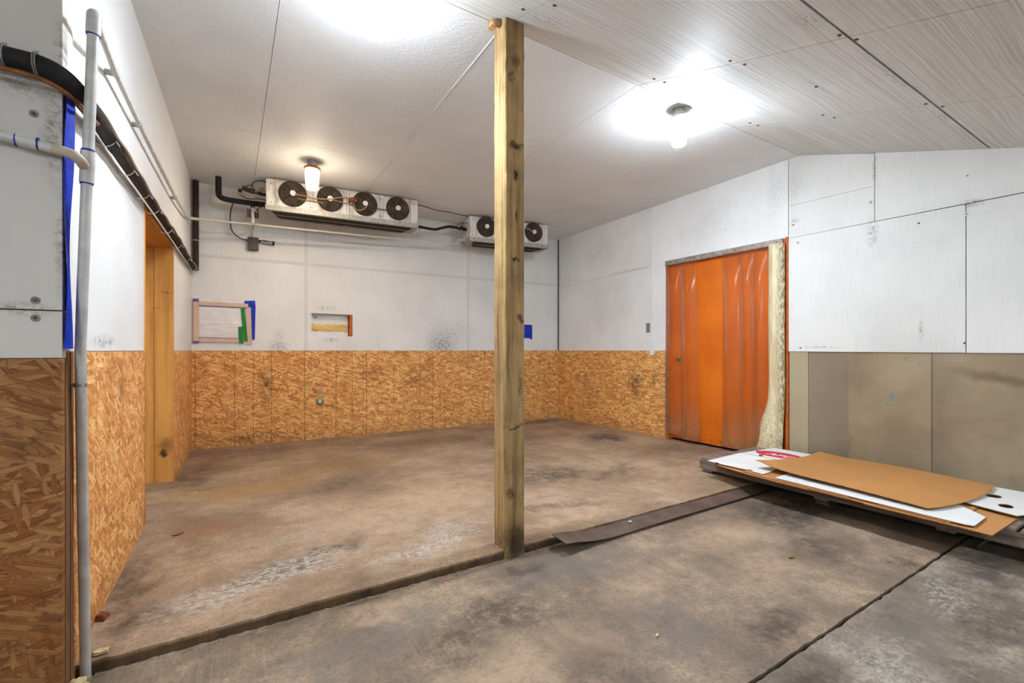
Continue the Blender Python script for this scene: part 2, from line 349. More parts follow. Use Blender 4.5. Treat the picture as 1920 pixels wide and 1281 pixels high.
def mat_frp():
    t = NT('stained grey panel', .45, spec=.4); p = t.pos(); x, y, z = t.sep(p)
    uv = t.comb(y, z, 0.0); w = t.warp(uv, 2.2, .3)
    col = t.ramp(t.noise(w, 1.4, 6, .6), [(.35, lin((143, 124, 100))), (.5, lin((158, 139, 111))), (.65, lin((169, 151, 124)))])
    # vertical bands where other sheets once hung, scuffs and drips
    col = t.mix(t.math('MULTIPLY', t.math('MULTIPLY', t.rng(y, 2.05, 2.06), t.rng(y, 2.42, 2.40)), .5), col, lin((118, 106, 94)))
    col = t.mix(t.math('MULTIPLY', t.rng(y, 1.45, 1.43), t.rng(y, 1.15, 1.42, 0, .35)), col, lin((116, 100, 90)))
    col = t.mix(t.rng(y, 2.405, 2.425, 0, .75), col, lin((178, 164, 134)))
    drip = t.noise(t.map(w, scale=(9, 1.0, 1)), 1.0, 4, .7)
    col = t.mix(t.rng(drip, .6, .68, 0, .35), col, lin((112, 90, 58)))
    col = t.mix(t.rng(t.noise(t.map(uv, scale=(1, 14, 1)), 2.0, 6), .6, .72, 0, .22), col, lin((186, 172, 150)))
    b = t.math('MULTIPLY', t.blob(w, (1.0, 1.0, 0), (.45, .06, 5)), .6)
    col = t.mix(b, col, lin((96, 74, 44)))
    for (cu, cz, ru, rz) in ((1.72, .80, .02, .02), (1.71, .76, .022, .008), (1.75, .72, .012, .012)):
        col = t.mix(t.math('MULTIPLY', t.blob(t.warp(uv, 60, .02), (cu, cz, 0), (ru, rz, 5), 0, .6), .85), col, lin((70, 138, 168)))
    spec = t.rng(t.noise(uv, 26, 2), .76, .79)
    col = t.mix(t.math('MULTIPLY', spec, .8), col, lin((60, 48, 40)))
    t.color(col); return t.m
M['frp'] = mat_frp()

def mat_door():
    t = NT('orange painted door', .42, spec=.4); p = t.pos(); x, y, z = t.sep(p); uv = t.comb(y, z, 0.0)
    col = t.mix(t.rng(t.noise(uv, 2, 5), .35, .7), lin((226, 118, 24)), lin((208, 98, 16)))
    chip = t.math('MULTIPLY', t.rng(t.noise(t.map(uv, scale=(1, 2, 1)), 26, 4, .7), .66, .7), t.math('MAXIMUM', t.math('MAXIMUM', t.blob(uv, (3.5, .66, 0), (.35, .09, 5)), t.blob(uv, (3.5, 1.42, 0), (.3, .08, 5))), t.rng(z, .35, .05)))
    col = t.mix(chip, col, lin((238, 214, 176)))
    col = t.mix(t.math('MULTIPLY', t.rng(z, .16, .02), t.rng(t.noise(uv, 14, 5), .45, .65)), col, lin((128, 50, 14)))
    t.color(col); return t.m
M['door'] = mat_door()
M['door_frame'] = plain('orange painted frame', (206, 104, 34), .5, var=.18, scale=14)

def mat_strip():
    t = NT('clear pvc strip', .18, spec=.6); p = t.pos(); x, y, z = t.sep(p)
    out = t.t.nodes['Material Output']
    tr = t.n('ShaderNodeBsdfTransparent'); tr.inputs[0].default_value = (.975, .93, .87, 1)
    t.b.inputs['Base Color'].default_value = lin((196, 148, 104))
    dirt = t.rng(z, .6, .06, 0, .55)
    n = t.rng(t.noise(t.map(p, scale=(6, 6, 1.2)), 2, 5), .35, .7, .02, .08)
    fac = t.math('ADD', n, t.math('MULTIPLY', dirt, t.noise(p, 9, 5)), clamp=True)
    gl = t.n('ShaderNodeBsdfGlossy'); gl.inputs[0].default_value = (1, 1, 1, 1); gl.inputs['Roughness'].default_value = .16
    fr = t.n('ShaderNodeFresnel'); fr.inputs[0].default_value = 1.33
    m1 = t.n('ShaderNodeMixShader'); t.put(m1.inputs[0], fac); t.t.links.new(tr.outputs[0], m1.inputs[1]); t.t.links.new(t.b.outputs[0], m1.inputs[2])
    m2 = t.n('ShaderNodeMixShader'); t.put(m2.inputs[0], t.rng(fr.outputs[0], .0, .5, .0, .26)); t.t.links.new(m1.outputs[0], m2.inputs[1]); t.t.links.new(gl.outputs[0], m2.inputs[2])
    t.t.links.new(m2.outputs[0], out.inputs[0])
    return t.m
M['strip'] = mat_strip()

def mat_mouldy():
    t = NT('mouldy cream strip', .5, spec=.4); p = t.pos(); x, y, z = t.sep(p)
    col = t.mix(t.rng(t.noise(t.map(p, scale=(8, 14, 2)), 1.5, 5), .35, .65), lin((232, 219, 184)), lin((204, 184, 142)))
    edge = t.rng(y, 2.71, 2.64, .0, .9)
    m = t.math('MULTIPLY', t.rng(t.noise(t.map(p, scale=(60, 60, 18)), 1.0, 4, .75), .42, .56), edge)
    m = t.math('MAXIMUM', m, t.math('MULTIPLY', t.rng(z, .75, .3), t.math('MULTIPLY', t.rng(t.noise(p, 34, 5, .7), .5, .6), .55)))
    col = t.mix(t.math('MULTIPLY', m, .85), col, lin((62, 52, 40)))
    t.color(col); return t.m
M['mouldy'] = mat_mouldy()

def mat_sheet():
    t = NT('milky plastic sheet', .3, spec=.5); p = t.pos()
    out = t.t.nodes['Material Output']
    t.b.inputs['Base Color'].default_value = lin((238, 232, 230))
    tr = t.n('ShaderNodeBsdfTransparent')
    m = t.n('ShaderNodeMixShader'); t.put(m.inputs[0], t.rng(t.noise(t.map(p, scale=(4, 4, 9)), 2, 4), .3, .7, .86, .97))
    t.t.links.new(tr.outputs[0], m.inputs[1]); t.t.links.new(t.b.outputs[0], m.inputs[2]); t.t.links.new(m.outputs[0], out.inputs[0])
    t.bump(t.noise(t.map(p, scale=(3, 3, 14)), 1.5, 3), .5, .02)
    return t.m
M['sheet'] = mat_sheet()

def mat_jar(name, rgb, strength):
    """frosted jar round a bulb: dimmer towards the collar, brightest at the foot"""
    t = NT(name, .3)
    tc = t.n('ShaderNodeTexCoord'); z = t.sep(tc.outputs['Object'])[2]
    out = t.t.nodes['Material Output']
    em = t.n('ShaderNodeEmission'); em.inputs[0].default_value = rgb + (1,)
    nz = t.sep(t.n('ShaderNodeNewGeometry').outputs['Normal'])[2]
    foot = t.rng(nz, -.3, -.9, 0.0, 5.0)
    t.put(em.inputs[1], t.math('MULTIPLY', t.math('ADD', t.rng(z, .0, .22, .50, .07), foot), strength))
    t.t.links.new(em.outputs[0], out.inputs[0])
    return t.m
M['jar_white'] = mat_jar('lit white jar', (.78, .88, 1.0), LAMP_WHITE)
M['jar_dim'] = mat_jar('lit jar by the left wall', (.78, .88, 1.0), LAMP_WHITE * .72)
M['jar_fill'] = mat_jar('added fill jar', (.78, .88, 1.0), LAMP_FILL)
M['jar_fill_right'] = mat_jar('added right fill jar', (.78, .88, 1.0), LAMP_FILL * 1.3)
M['jar_warm'] = mat_jar('lit warm jar', (1.0, .83, .62), LAMP_WARM)
M['flange'] = plain('lamp collar', (196, 190, 180), .4, .4, var=.15, scale=30)
M['flange_rust'] = plain('rusty lamp collar', (176, 112, 52), .5, .3, var=.3, scale=40)

# ------------------------------------------------------------------ mesh building
class G:
    def __init__(s): s.v = []; s.f = []
    def add(s, vs, fs):
        o = len(s.v); s.v += [Vector(v) for v in vs]; s.f += [tuple(i + o for i in f) for f in fs]; return s
    def hexa(s, b, t):
        """bottom 4 and top 4 corners, both counter-clockwise seen from above"""
        return s.add(list(b) + list(t), [(3, 2, 1, 0), (4, 5, 6, 7), (0, 1, 5, 4), (1, 2, 6, 5), (2, 3, 7, 6), (3, 0, 4, 7)])
    def box(s, a, b):
        x0, y0, z0 = a; x1, y1, z1 = b
        return s.hexa([(x0, y0, z0), (x1, y0, z0), (x1, y1, z0), (x0, y1, z0)], [(x0, y0, z1), (x1, y0, z1), (x1, y1, z1), (x0, y1, z1)])
    def prism(s, poly, fn, d0, d1):
        """poly of 2D points, fn(a, b, d) -> 3D"""
        n = len(poly)
        vs = [fn(a, b, d0) for a, b in poly] + [fn(a, b, d1) for a, b in poly]
        fs = [tuple(range(n - 1, -1, -1)), tuple(range(n, 2 * n))] + [(i, (i + 1) % n, n + (i + 1) % n, n + i) for i in range(n)]
        return s.add(vs, fs)
    def tube(s, path, r, sides=10, smooth=0, caps=True, rfn=None):
        P = [Vector(p) for p in path]
        for _ in range(smooth):
            Q = [P[0]]
            for a, b in zip(P, P[1:]): Q += [a * .75 + b * .25, a * .25 + b * .75]
            Q.append(P[-1]); P = Q
        n = len(P); o = len(s.v)
        T = [(P[min(i + 1, n - 1)] - P[max(i - 1, 0)]).normalized() for i in range(n)]
        up = Vector((0, 0, 1)) if abs(T[0].z) < .9 else Vector((1, 0, 0))
        N = (up - T[0] * up.dot(T[0])).normalized()
        for i in range(n):
            N = (N - T[i] * N.dot(T[i])).normalized(); Bn = T[i].cross(N)
            rr = r if rfn is None else rfn(i / (n - 1)) * r
            for k in range(sides):
                a = 2 * math.pi * k / sides
                s.v.append(P[i] + (N * math.cos(a) + Bn * math.sin(a)) * rr)
        for i in range(n - 1):
            for k in range(sides):
                k2 = (k + 1) % sides
                s.f.append((o + i * sides + k, o + i * sides + k2, o + (i + 1) * sides + k2, o + (i + 1) * sides + k))
        if caps:
            s.f.append(tuple(o + k for k in range(sides - 1, -1, -1))); s.f.append(tuple(o + (n - 1) * sides + k for k in range(sides)))
        return s
    def ring(s, c, nrm, R, r, seg=36, sides=5):
        c = Vector(c); nrm = Vector(nrm).normalized(); up = Vector((0, 0, 1)) if abs(nrm.z) < .9 else Vector((1, 0, 0))
        a = nrm.cross(up).normalized(); b = nrm.cross(a); o = len(s.v)
        for i in range(seg):
            t = 2 * math.pi * i / seg; d = a * math.cos(t) + b * math.sin(t)
            for k in range(sides):
                q = 2 * math.pi * k / sides
                s.v.append(c + d * (R + r * math.cos(q)) + nrm * (r * math.sin(q)))
        for i in range(seg):
            for k in range(sides):
                i2 = (i + 1) % seg; k2 = (k + 1) % sides
                s.f.append((o + i * sides + k, o + i2 * sides + k, o + i2 * sides + k2, o + i * sides + k2))
        return s
    def lathe(s, c, axis, prof, seg=28):
        """prof: list of (radius, distance along axis)"""
        c = Vector(c); ax = Vector(axis).normalized(); up = Vector((0, 0, 1)) if abs(ax.z) < .9 else Vector((1, 0, 0))
        a = ax.cross(up).normalized(); b = ax.cross(a); o = len(s.v); n = len(prof)
        for (r, h) in prof:
            for k in range(seg):
                t = 2 * math.pi * k / seg; s.v.append(c + ax * h + (a * math.cos(t) + b * math.sin(t)) * max(r, 1e-4))
        for i in range(n - 1):
            for k in range(seg):
                k2 = (k + 1) % seg; s.f.append((o + i * seg + k, o + i * seg + k2, o + (i + 1) * seg + k2, o + (i + 1) * seg + k))
        s.f.append(tuple(o + k for k in range(seg - 1, -1, -1))); s.f.append(tuple(o + (n - 1) * seg + k for k in range(seg)))
        return s
    def grid(s, fn, nu, nv, thick=None):
        """fn(u, v) -> point; thick = offset vector for a closed sheet"""
        o = len(s.v); W = nv + 1
        pts = [Vector(fn(i / nu, j / nv)) for i in range(nu + 1) for j in range(nv + 1)]
        s.v += pts
        q = [(o + i * W + j, o + (i + 1) * W + j, o + (i + 1) * W + j + 1, o + i * W + j + 1) for i in range(nu) for j in range(nv)]
        s.f += q
        if thick is not None:
            m = len(pts); t = Vector(thick); s.v += [p + t for p in pts]
            s.f += [tuple(k + m for k in reversed(f)) for f in q]
            rim = [o + j for j in range(W)] + [o + i * W + nv for i in range(1, nu + 1)] + [o + nu * W + j for j in range(nv - 1, -1, -1)] + [o + i * W for i in range(nu - 1, 0, -1)]
            for a, b in zip(rim, rim[1:] + rim[:1]): s.f.append((a, b, b + m, a + m))
        return s

WL = {}
def link(o, parent, wl):
    COL.objects.link(o); WL[o.name] = Vector(wl)
    if parent is not None:
        o.parent = parent; o.location = Vector(wl) - WL[parent.name]
    else: o.location = wl
    return o
def mk(name, g, mat, parent=None, smooth=False, origin=None, bevel=0.0, kind=None):
    if isinstance(g, G): vs, fs = g.v, g.f
    else: vs, fs = g
    if origin is None:
        xs = [v[0] for v in vs]; ys = [v[1] for v in vs]; zs = [v[2] for v in vs]
        origin = Vector(((min(xs) + max(xs)) / 2, (min(ys) + max(ys)) / 2, min(zs)))
    origin = Vector(origin)
    me = bpy.data.meshes.new(name)
    me.from_pydata([tuple(Vector(v) - origin) for v in vs], [], fs)
    bm = bmesh.new(); bm.from_mesh(me); bmesh.ops.recalc_face_normals(bm, faces=bm.faces); bm.to_mesh(me); bm.free()
    me.materials.append(M[mat] if isinstance(mat, str) else mat)
    if smooth:
        for p in me.polygons: p.use_smooth = True
        me.set_sharp_from_angle(angle=math.radians(40))
    o = bpy.data.objects.new(name, me); link(o, parent, origin)
    if bevel:
        b = o.modifiers.new('bevel', 'BEVEL'); b.width = bevel; b.segments = 2; b.limit_method = 'ANGLE'
    if kind: o['kind'] = kind
    return o
def tag(o, label, cat=None, group=None, kind=None):
    o['label'] = label
    if cat: o['category'] = cat
    if group: o['group'] = group
    if kind: o['kind'] = kind
    return o
def thing(name, loc, label, cat, group=None):
    o = bpy.data.objects.new(name, None); o.empty_display_size = .1
    link(o, None, loc); return tag(o, label, cat, group)
def struct(name, g, mat, label, cat, **k):
    o = mk(name, g, mat, None, **k); o['kind'] = 'structure'; return tag(o, label, cat)
def poly_holes(outer, holes, z0, z1):
    """flat sheet with real holes, between z0 and z1"""
    bm = bmesh.new(); loops = []
    for lp in [outer] + holes:
        vs_ = [bm.verts.new((x, y, z1)) for x, y in lp]; loops.append(vs_)
        for a, b in zip(vs_, vs_[1:] + vs_[:1]): bm.edges.new((a, b))
    bmesh.ops.triangle_fill(bm, use_beauty=True, use_dissolve=False, edges=bm.edges[:])
    bm.verts.index_update()
    top = [tuple(v.co) for v in bm.verts]; fs = [tuple(v.index for v in f.verts) for f in bm.faces]
    idx = [[v.index for v in lp] for lp in loops]; bm.free()
    n = len(top); g = G(); g.v = [Vector(p) for p in top] + [Vector((p[0], p[1], z0)) for p in top]
    g.f = fs + [tuple(i + n for i in reversed(f)) for f in fs]
    for lp in idx:
        for a, b in zip(lp, lp[1:] + lp[:1]): g.f.append((a, b, b + n, a + n))
    return g

# ------------------------------------------------------------------ frames of the walls
def frame(o, u, nrm):
    o = Vector(o); u = Vector(u).normalized(); nrm = Vector(nrm).normalized()
    return lambda a, z, d=0.0: o + u * a + Vector((0, 0, z)) + nrm * d
FB_O = (-.395, 6.80, 0); FB_U = (5.445, -.245, 0)
back0 = frame(FB_O, FB_U, (-.045, -.999, 0))
CB = 5.445 / math.hypot(5.445, .245)
def back(x, z, d=0.0): return back0((x + .395) / CB, z, d)          # x = world X on the rear wall
left0 = frame((-.40 - .029 * 6.8, 0, 0), (.029, 1, 0), (1, -.029, 0))
CLf = 1 / math.hypot(1, .029)
def left(y, z, d=0.0): return left0(y / CLf, z, d)                  # y = world Y on the left wall
right0 = frame((5.05 + .022 * 6.6, 0, 0), (-.022, 1, 0), (-1, -.022, 0))
CR = 1 / math.hypot(1, .022)
def right(y, z, d=0.0): return right0(y / CR, z, d)                 # y = world Y on the right wall
def near(x, z, d=0.0): return Vector((x, 2.2 - d, z))               # partition facing the camera
def ceil_back(x, y): return 3.287 - .075 * max(0, (x + .4) / 5.45) * max(0, (y - 2.5) / 4.1)
def ceil_front(y): return 3.287 - .32 * (2.5 - max(y, .25))
def pbox(fn, a0, a1, z0, z1, d0, d1): return G().prism([(a0, z0), (a1, z0), (a1, z1), (a0, z1)], fn, d0, d1)

# ------------------------------------------------------------------ floor
def floor_h(x, y):
    return .070 * math.exp(-((x + .52) / .45) ** 2) * math.exp(-((y - 4.25) / .8) ** 2)
edge_n = [rnd.uniform(-.003, .003) for _ in range(400)]
def up_pt(u, v):
    x = -.75 + u * 6.15
    if v < .002: y = 2.385 + edge_n[int(u * 240) % 400] * 1.2
    else: y = 2.40 + (v ** 1.0) * 4.5
    z = floor_h(x, y) + rnd.uniform(-.0012, .0012)
    if v < .002: z -= abs(edge_n[(int(u * 240) + 77) % 400]) * 1.0
    return (x, y, z)
g = G()
NU, NV = 240, 60
g.grid(up_pt, NU, NV)
W = NV + 1
front = [i * W for i in range(NU + 1)]
b0 = len(g.v)
for k, i in enumerate(front):
    p = g.v[i]; g.v.append(Vector((p.x, p.y + .002 + edge_n[(k * 3) % 400] * .5, -.03)))
for k, i in enumerate(front):
    p = g.v[i]; g.v.append(Vector((p.x, p.y + .010 + edge_n[(k * 7) % 400], -.12)))
for k in range(NU):
    g.f.append((front[k], front[k + 1], b0 + k + 1, b0 + k)); g.f.append((b0 + k, b0 + k + 1, b0 + NU + 1 + k + 1, b0 + NU + 1 + k))
floor = struct('floor', g, 'floor_up', 'stained raised concrete floor of the rear room', 'floor', origin=(2.2, 4.5, 0))

def slab_edge(xs, y, sgn, amp): return [(x, y + sgn * abs(rnd.gauss(0, amp))) for x in xs]
floor2 = struct('floor_front', G().box((-2.8, -3.3, -.20), (5.4, 2.9, -.11)), 'dark', 'dark bed under the lower front concrete slabs', 'floor', origin=(1.4, .6, -.2))
xs = [-2.8 + i * .04 for i in range(206)]
def slab(y0, y1, mat, ea, eb):
    A = slab_edge(xs, y0, 1, ea); Bq = slab_edge(xs, y1, -1, eb)
    g = G(); n = len(xs)
    for (xa, ya), (xb, yb) in zip(A, Bq):
        g.v += [Vector((xa, ya, -.055 - rnd.uniform(0, .002))), Vector((xb, yb, -.055 - rnd.uniform(0, .002))), Vector((xa, ya, -.11)), Vector((xb, yb, -.11))]
    for i in range(n - 1):
        a = i * 4; b = a + 4
        g.f += [(a, b, b + 1, a + 1), (a, a + 2, b + 2, b), (a + 1, b + 1, b + 3, a + 3), (a + 2, a + 3, b + 3, b + 2)]
    g.f += [(0, 1, 3, 2), ((n - 1) * 4, (n - 1) * 4 + 2, (n - 1) * 4 + 3, (n - 1) * 4 + 1)]
    return mk('slab', g, mat, floor2)
slab(1.005, 2.47, 'floor_lo', .003, .001)
slab(-3.25, .993, 'floor_lo2', .001, .003)
# crumbled mortar along the foot of the step
g = G(); N = 260
def crumb(u, v):
    x = -.45 + u * 5.3; a = v * math.pi
    k = int(u * N)
    r = .006 + rnd.uniform(0, .009)
    return (x, 2.372 - r * 1.6 * math.cos(a) + (.004 * math.sin(k * 2.3)), -.058 + r * .75 * math.sin(a))
g.grid(crumb, N, 5)
mk('crumbled_edge', g, 'floor_lo', floor2, kind='stuff')

# ------------------------------------------------------------------ walls
GAP = .003
def panel(parent, fn, a0, a1, z0, z1, mat, d0=-.05, d1=0.0, name='foam_panel', gap=GAP, bevel=.0015):
    h = gap / 2
    return mk(name, pbox(fn, a0 + h, a1 - h, z0 + h, z1 - h, d0, d1), mat, parent, bevel=bevel)
def ppoly(parent, fn, poly, mat, d0=-.05, d1=0.0, name='foam_panel'):
    return mk(name, G().prism(poly, fn, d0, d1), mat, parent)

# rear wall
wall_back = struct('wall_back', pbox(back, -.75, 5.4, -.1, 3.45, -.30, -.13), 'dark', 'rear wall of white boards above a strand board wainscot', 'wall')
for a, b in zip((-.45, .88, 3.28), (.88, 3.28, 5.10)):
    top = [(a + .001, 2.39), (b - .001, 2.39), (b - .001, 3.30), (a + .001, 3.30)]
    ppoly(wall_back, back, top, 'foam_back', -.12, 0)
    if a == .88:        # this board has a rectangular hole cut in it
        xs_ = [a + .001, .949, 1.487, b - .001]; zs_ = [1.215, 1.418, 1.732, 2.388]
        g = G(); P = {}
        for i, x in enumerate(xs_):
            for j, z in enumerate(zs_):
                for k, d in enumerate((-.12, 0.0)):
                    P[i, j, k] = len(g.v); g.v.append(back(x, z + (.006 * (1 - i) if j == 2 and i in (1, 2) else 0), d))
        for i in range(3):
            for j in range(3):
                if (i, j) == (1, 1): continue
                for k in (0, 1): g.f.append((P[i, j, k], P[i + 1, j, k], P[i + 1, j + 1, k], P[i, j + 1, k]))
        for (i, j, i2, j2) in ((1, 1, 2, 1), (2, 1, 2, 2), (2, 2, 1, 2), (1, 2, 1, 1)):
            g.f.append((P[i, j, 0], P[i2, j2, 0], P[i2, j2, 1], P[i, j, 1]))
        for i in range(3):
            for j in (0, 3): g.f.append((P[i, j, 0], P[i + 1, j, 0], P[i + 1, j, 1], P[i, j, 1]))
        for j in range(3):
            for i in (0, 3): g.f.append((P[i, j, 0], P[i, j + 1, 0], P[i, j + 1, 1], P[i, j, 1]))
        mk('foam_panel', g, 'foam_back', wall_back)
    else:
        panel(wall_back, back, a, b, 1.215, 2.389, 'foam_back', -.12, 0, gap=.002, bevel=0)
seams = [-.45, -.362, .052, .258, .466, .863, 1.265, 1.48, 1.679, 2.072, 2.472, 2.677, 2.87, 3.261, 3.567, 4.0, 4.442, 4.832, 5.08]
for a, b in zip(seams, seams[1:]):
    panel(wall_back, back, a, b, -.02, 1.215, 'osb_back', -.05, .006, 'strand_board', .004, .001)
for x in (.88, 3.28):
    mk('joint_strip', pbox(back, x - .02, x + .02, 1.218, 3.262 if x < 2 else 3.225, .0002, .0035), 'foam_strip', wall_back, bevel=.001)
for a, b in ((-.385, .858), (.902, 3.258), (3.302, 5.02)):
    mk('joint_strip', pbox(back, a, b, 2.372, 2.412, .0002, .003), 'foam_strip', wall_back, bevel=.001)
# the hole: recessed foam with a yellow band and a brown side batten
hole = thing('wall_opening', back(1.2, 1.418, -.06), 'rectangular hole cut in the rear wall showing yellow insulation', 'wall hole')
mk('foam_block', pbox(back, .94, 1.44, 1.41, 1.745, -.125, -.095), 'card_white', hole)
def rough_band(u, v):
    x = .95 + u * .475; z = 1.492 + v * .092 + (.006 * math.sin(u * 31) if v in (0, 1) else 0) + rnd.uniform(-.003, .003)
    return back(x, z, -.088 + .012 * math.sin(v * math.pi) + rnd.uniform(-.004, .004))
g = G(); g.grid(rough_band, 40, 6); mk('insulation_band', g, 'foam_yellow', hole)
mk('side_batten', pbox(back, 1.448, 1.486, 1.42, 1.732, -.11, -.004), 'door_frame', hole, bevel=.008)
mk('score_mark', G().prism([(.975, 1.70), (.981, 1.705), (1.005, 1.672), (1.03, 1.70), (1.036, 1.695), (1.007, 1.66)], back, -.095, -.092), 'dark', hole)

# left wall with its doorway
wall_left = struct('wall_left', pbox(left, 2.43, 6.95, 2.25, 3.45, -.30, -.055), 'dark', 'left wall of white boards over strand board with a doorway', 'wall')
DY0, DY1, DZ = 3.885, 5.205, 2.155
mk('wall_core', pbox(left, 2.43, DY0 - .045, -.1, 2.25, -.30, -.055), 'backing', wall_left)
mk('wall_core', pbox(left, DY1 + .045, 6.95, -.1, 2.25, -.30, -.055), 'backing', wall_left)
ppoly(wall_left, left, [(2.37, 1.217), (DY0, 1.217), (DY0, DZ + .005), (4.77, DZ + .005), (4.77, 3.31), (2.37, 3.31)], 'foam_left')
ppoly(wall_left, left, [(4.772, DZ + .005), (DY1, DZ + .005), (DY1, 1.217), (6.84, 1.217), (6.84, 3.31), (4.772, 3.31)], 'foam_left')
for a, b in ((2.385, 2.66), (2.66, DY0)):
    panel(wall_left, left, a, b, -.03 if a > 2.38 else -.03, 1.215, 'osb_side', -.05, .004, 'strand_board', .002, .001)
for a, b in ((DY1 + .002, 6.35), (6.35, 6.84)):
    panel(wall_left, left, a, b, -.03, 1.215, 'osb_side', -.05, .004, 'strand_board', .002, .001)
# doorway lining
door_2 = struct('door_2', pbox(left, DY0 - .04, DY1 + .04, -.03, .002, -.30, -.06), 'plate', 'open doorway in the left wall lined with orange lumber', 'doorway')
mk('jamb_board', pbox(left, DY1 - .012, DY1 + .03, .0, DZ, -.135, .006), 'jamb', door_2, bevel=.003)
mk('jamb_board', pbox(left, DY1 - .010, DY1 + .03, .0, DZ, -.30, -.137), 'jamb', door_2, bevel=.003)
mk('jamb_board', pbox(left, DY0 - .03, DY0 + .008, .0, DZ, -.30, .004), 'jamb', door_2, bevel=.003)
mk('header_board', pbox(left, DY0 - .03, DY1 + .03, DZ, DZ + .045, -.30, .006), 'header', door_2, bevel=.003)
def foam_edge(u, v):
    return left(DY0 + .010 + .012 * math.sin(v * math.pi) + rnd.uniform(-.005, .005), .02 + u * 2.0, .0 - v * .05)
g = G(); g.grid(foam_edge, 120, 4); mk('foam_edge', g, 'foam_yellow_v', door_2)
dl = mk('door_leaf', pbox(left, DY0 - .06, DY1 + .06, -.03, DZ + .06, -.36, -.31), 'foam_left', door_2)

# right wall
wall_right = struct('wall_right', pbox(right, -3.3, 6.9, -.25, 3.45, -.30, -.13), 'dark', 'right wall of white foam boards with orange door', 'wall')
RY0, RY1, RZ = 2.612, 4.195, 2.437
def rtop(y): return (ceil_front(y) if y < 2.5 else ceil_back(5.1, y)) + .03
ppoly(wall_right, right, [(4.436, 2.420), (6.60, 2.347), (6.60, rtop(6.6)), (4.436, rtop(4.436))], 'foam_right_rear')
ppoly(wall_right, right, [(RY0 + .001, RZ + .004), (4.432, RZ - .012), (4.432, rtop(4.432)), (RY0 + .001, rtop(RY0))], 'foam_right_rear')
ppoly(wall_right, right, [(4.434, 1.215), (6.60, 1.215), (6.60, 2.344), (4.434, 2.417)], 'foam_right_rear')
ppoly(wall_right, right, [(RY1 + .002, 1.215), (4.431, 1.215), (4.431, 2.420), (RY1 + .002, 2.432)], 'foam_right_rear')
rs = [6.62, 6.36, 6.173, 5.966, 5.59, 5.198, 5.009, 4.798, 4.424, RY1 + .012]
for a, b in zip(rs, rs[1:]):
    panel(wall_right, right, b, a, -.03, 1.214, 'osb_right', -.05, .006, 'strand_board', .002, .001)
ppoly(wall_right, right, [(1.844, 2.433), (2.608, 2.433), (2.608, 2.779), (1.844, 2.766)], 'foam_right')
ppoly(wall_right, right, [(1.844, 2.769), (2.608, 2.782), (2.608, rtop(2.6) - .01), (2.5, rtop(2.5) - .01), (1.844, rtop(1.844) - .036)], 'foam_right')
ppoly(wall_right, right, [(-.6, 2.434), (1.838, 2.434), (1.838, rtop(1.838)), (-.6, rtop(-.6))], 'foam_right')
ppoly(wall_right, right, [(1.223, 1.200), (2.608, 1.208), (2.608, 2.430), (1.223, 2.426)], 'foam_right')
ppoly(wall_right, right, [(-.6, 1.197), (1.217, 1.199), (1.217, 2.426), (-.6, 2.428)], 'foam_right')
ppoly(wall_right, right, [(-3.3, 1.197), (-.604, 1.197), (-.604, rtop(-.6)), (-3.3, rtop(-1.75))], 'foam_right')
for a, b in ((2.416, 2.606), (1.438, 2.414), (-.1, 1.436), (-3.3, -.102)):
    panel(wall_right, right, a, b, -.07, 1.206, 'frp', -.05, -.012 if a < 2.41 else -.009, 'plywood_panel', .002, .001)
for (y, z, m) in ((2.515, 2.366, 'washer_white'), (1.87, 2.62, 'washer_white'), (1.215, 2.345, 'washer_white'), (1.228, 1.28, 'screw'), (1.21, 2.66, 'washer_white'), (2.49, 1.245, 'screw'), (2.56, 2.565, 'screw'), (1.52, 2.34, 'screw')):
    g = G().lathe(right(y, z, 0), right(0, 0, 1) - right(0, 0, 0), [(.017, 0), (.017, .002), (.012, .004), (.006, .003)], 14) if m != 'screw' else G().lathe(right(y, z, 0), right(0, 0, 1) - right(0, 0, 0), [(.008, 0), (.008, .003), (.004, .005)], 10)
    w_ = mk('washer' if m != 'screw' else 'screw', g, m, wall_right, True)
    if m != 'screw': mk('screw', G().lathe(right(y, z, .003), right(0, 0, 1) - right(0, 0, 0), [(.005, 0), (.005, .003), (.002, .004)], 8), 'screw', w_, True)

# near partition on the left, facing the camera
wall_near = struct('wall_front', G().box((-2.7, 2.26, -.1), (-.53, 2.40, 3.3)), 'backing', 'dirty white board partition beside the blue tape', 'wall')
for a, b in ((-1.72, -.502), (-2.7, -1.722)):
    panel(wall_near, near, a, b, 1.361, 3.22, 'foam_near', -.06, 0, gap=.0)
    panel(wall_near, near, a, b, 1.193, 1.357, 'foam_near', -.06, 0, gap=.0)
    panel(wall_near, near, a, b, -.075, 1.191, 'osb_near', -.03, .006, 'strand_board', .0)
for (x, z) in ((-.574, 2.035), (-.570, 1.393), (-.570, 1.332), (-1.1, 1.393), (-1.1, 1.332)):
    w_ = mk('washer', G().lathe(near(x, z, 0), (0, -1, 0), [(.0125, 0), (.0125, .0025), (.010, .0035), (.006, .002)], 18), 'washer', wall_near, True)
    mk('screw', G().lathe(near(x, z, .002), (0, -1, 0), [(.0055, 0), (.0055, .003), (.003, .004)], 10), 'screw', w_, True)
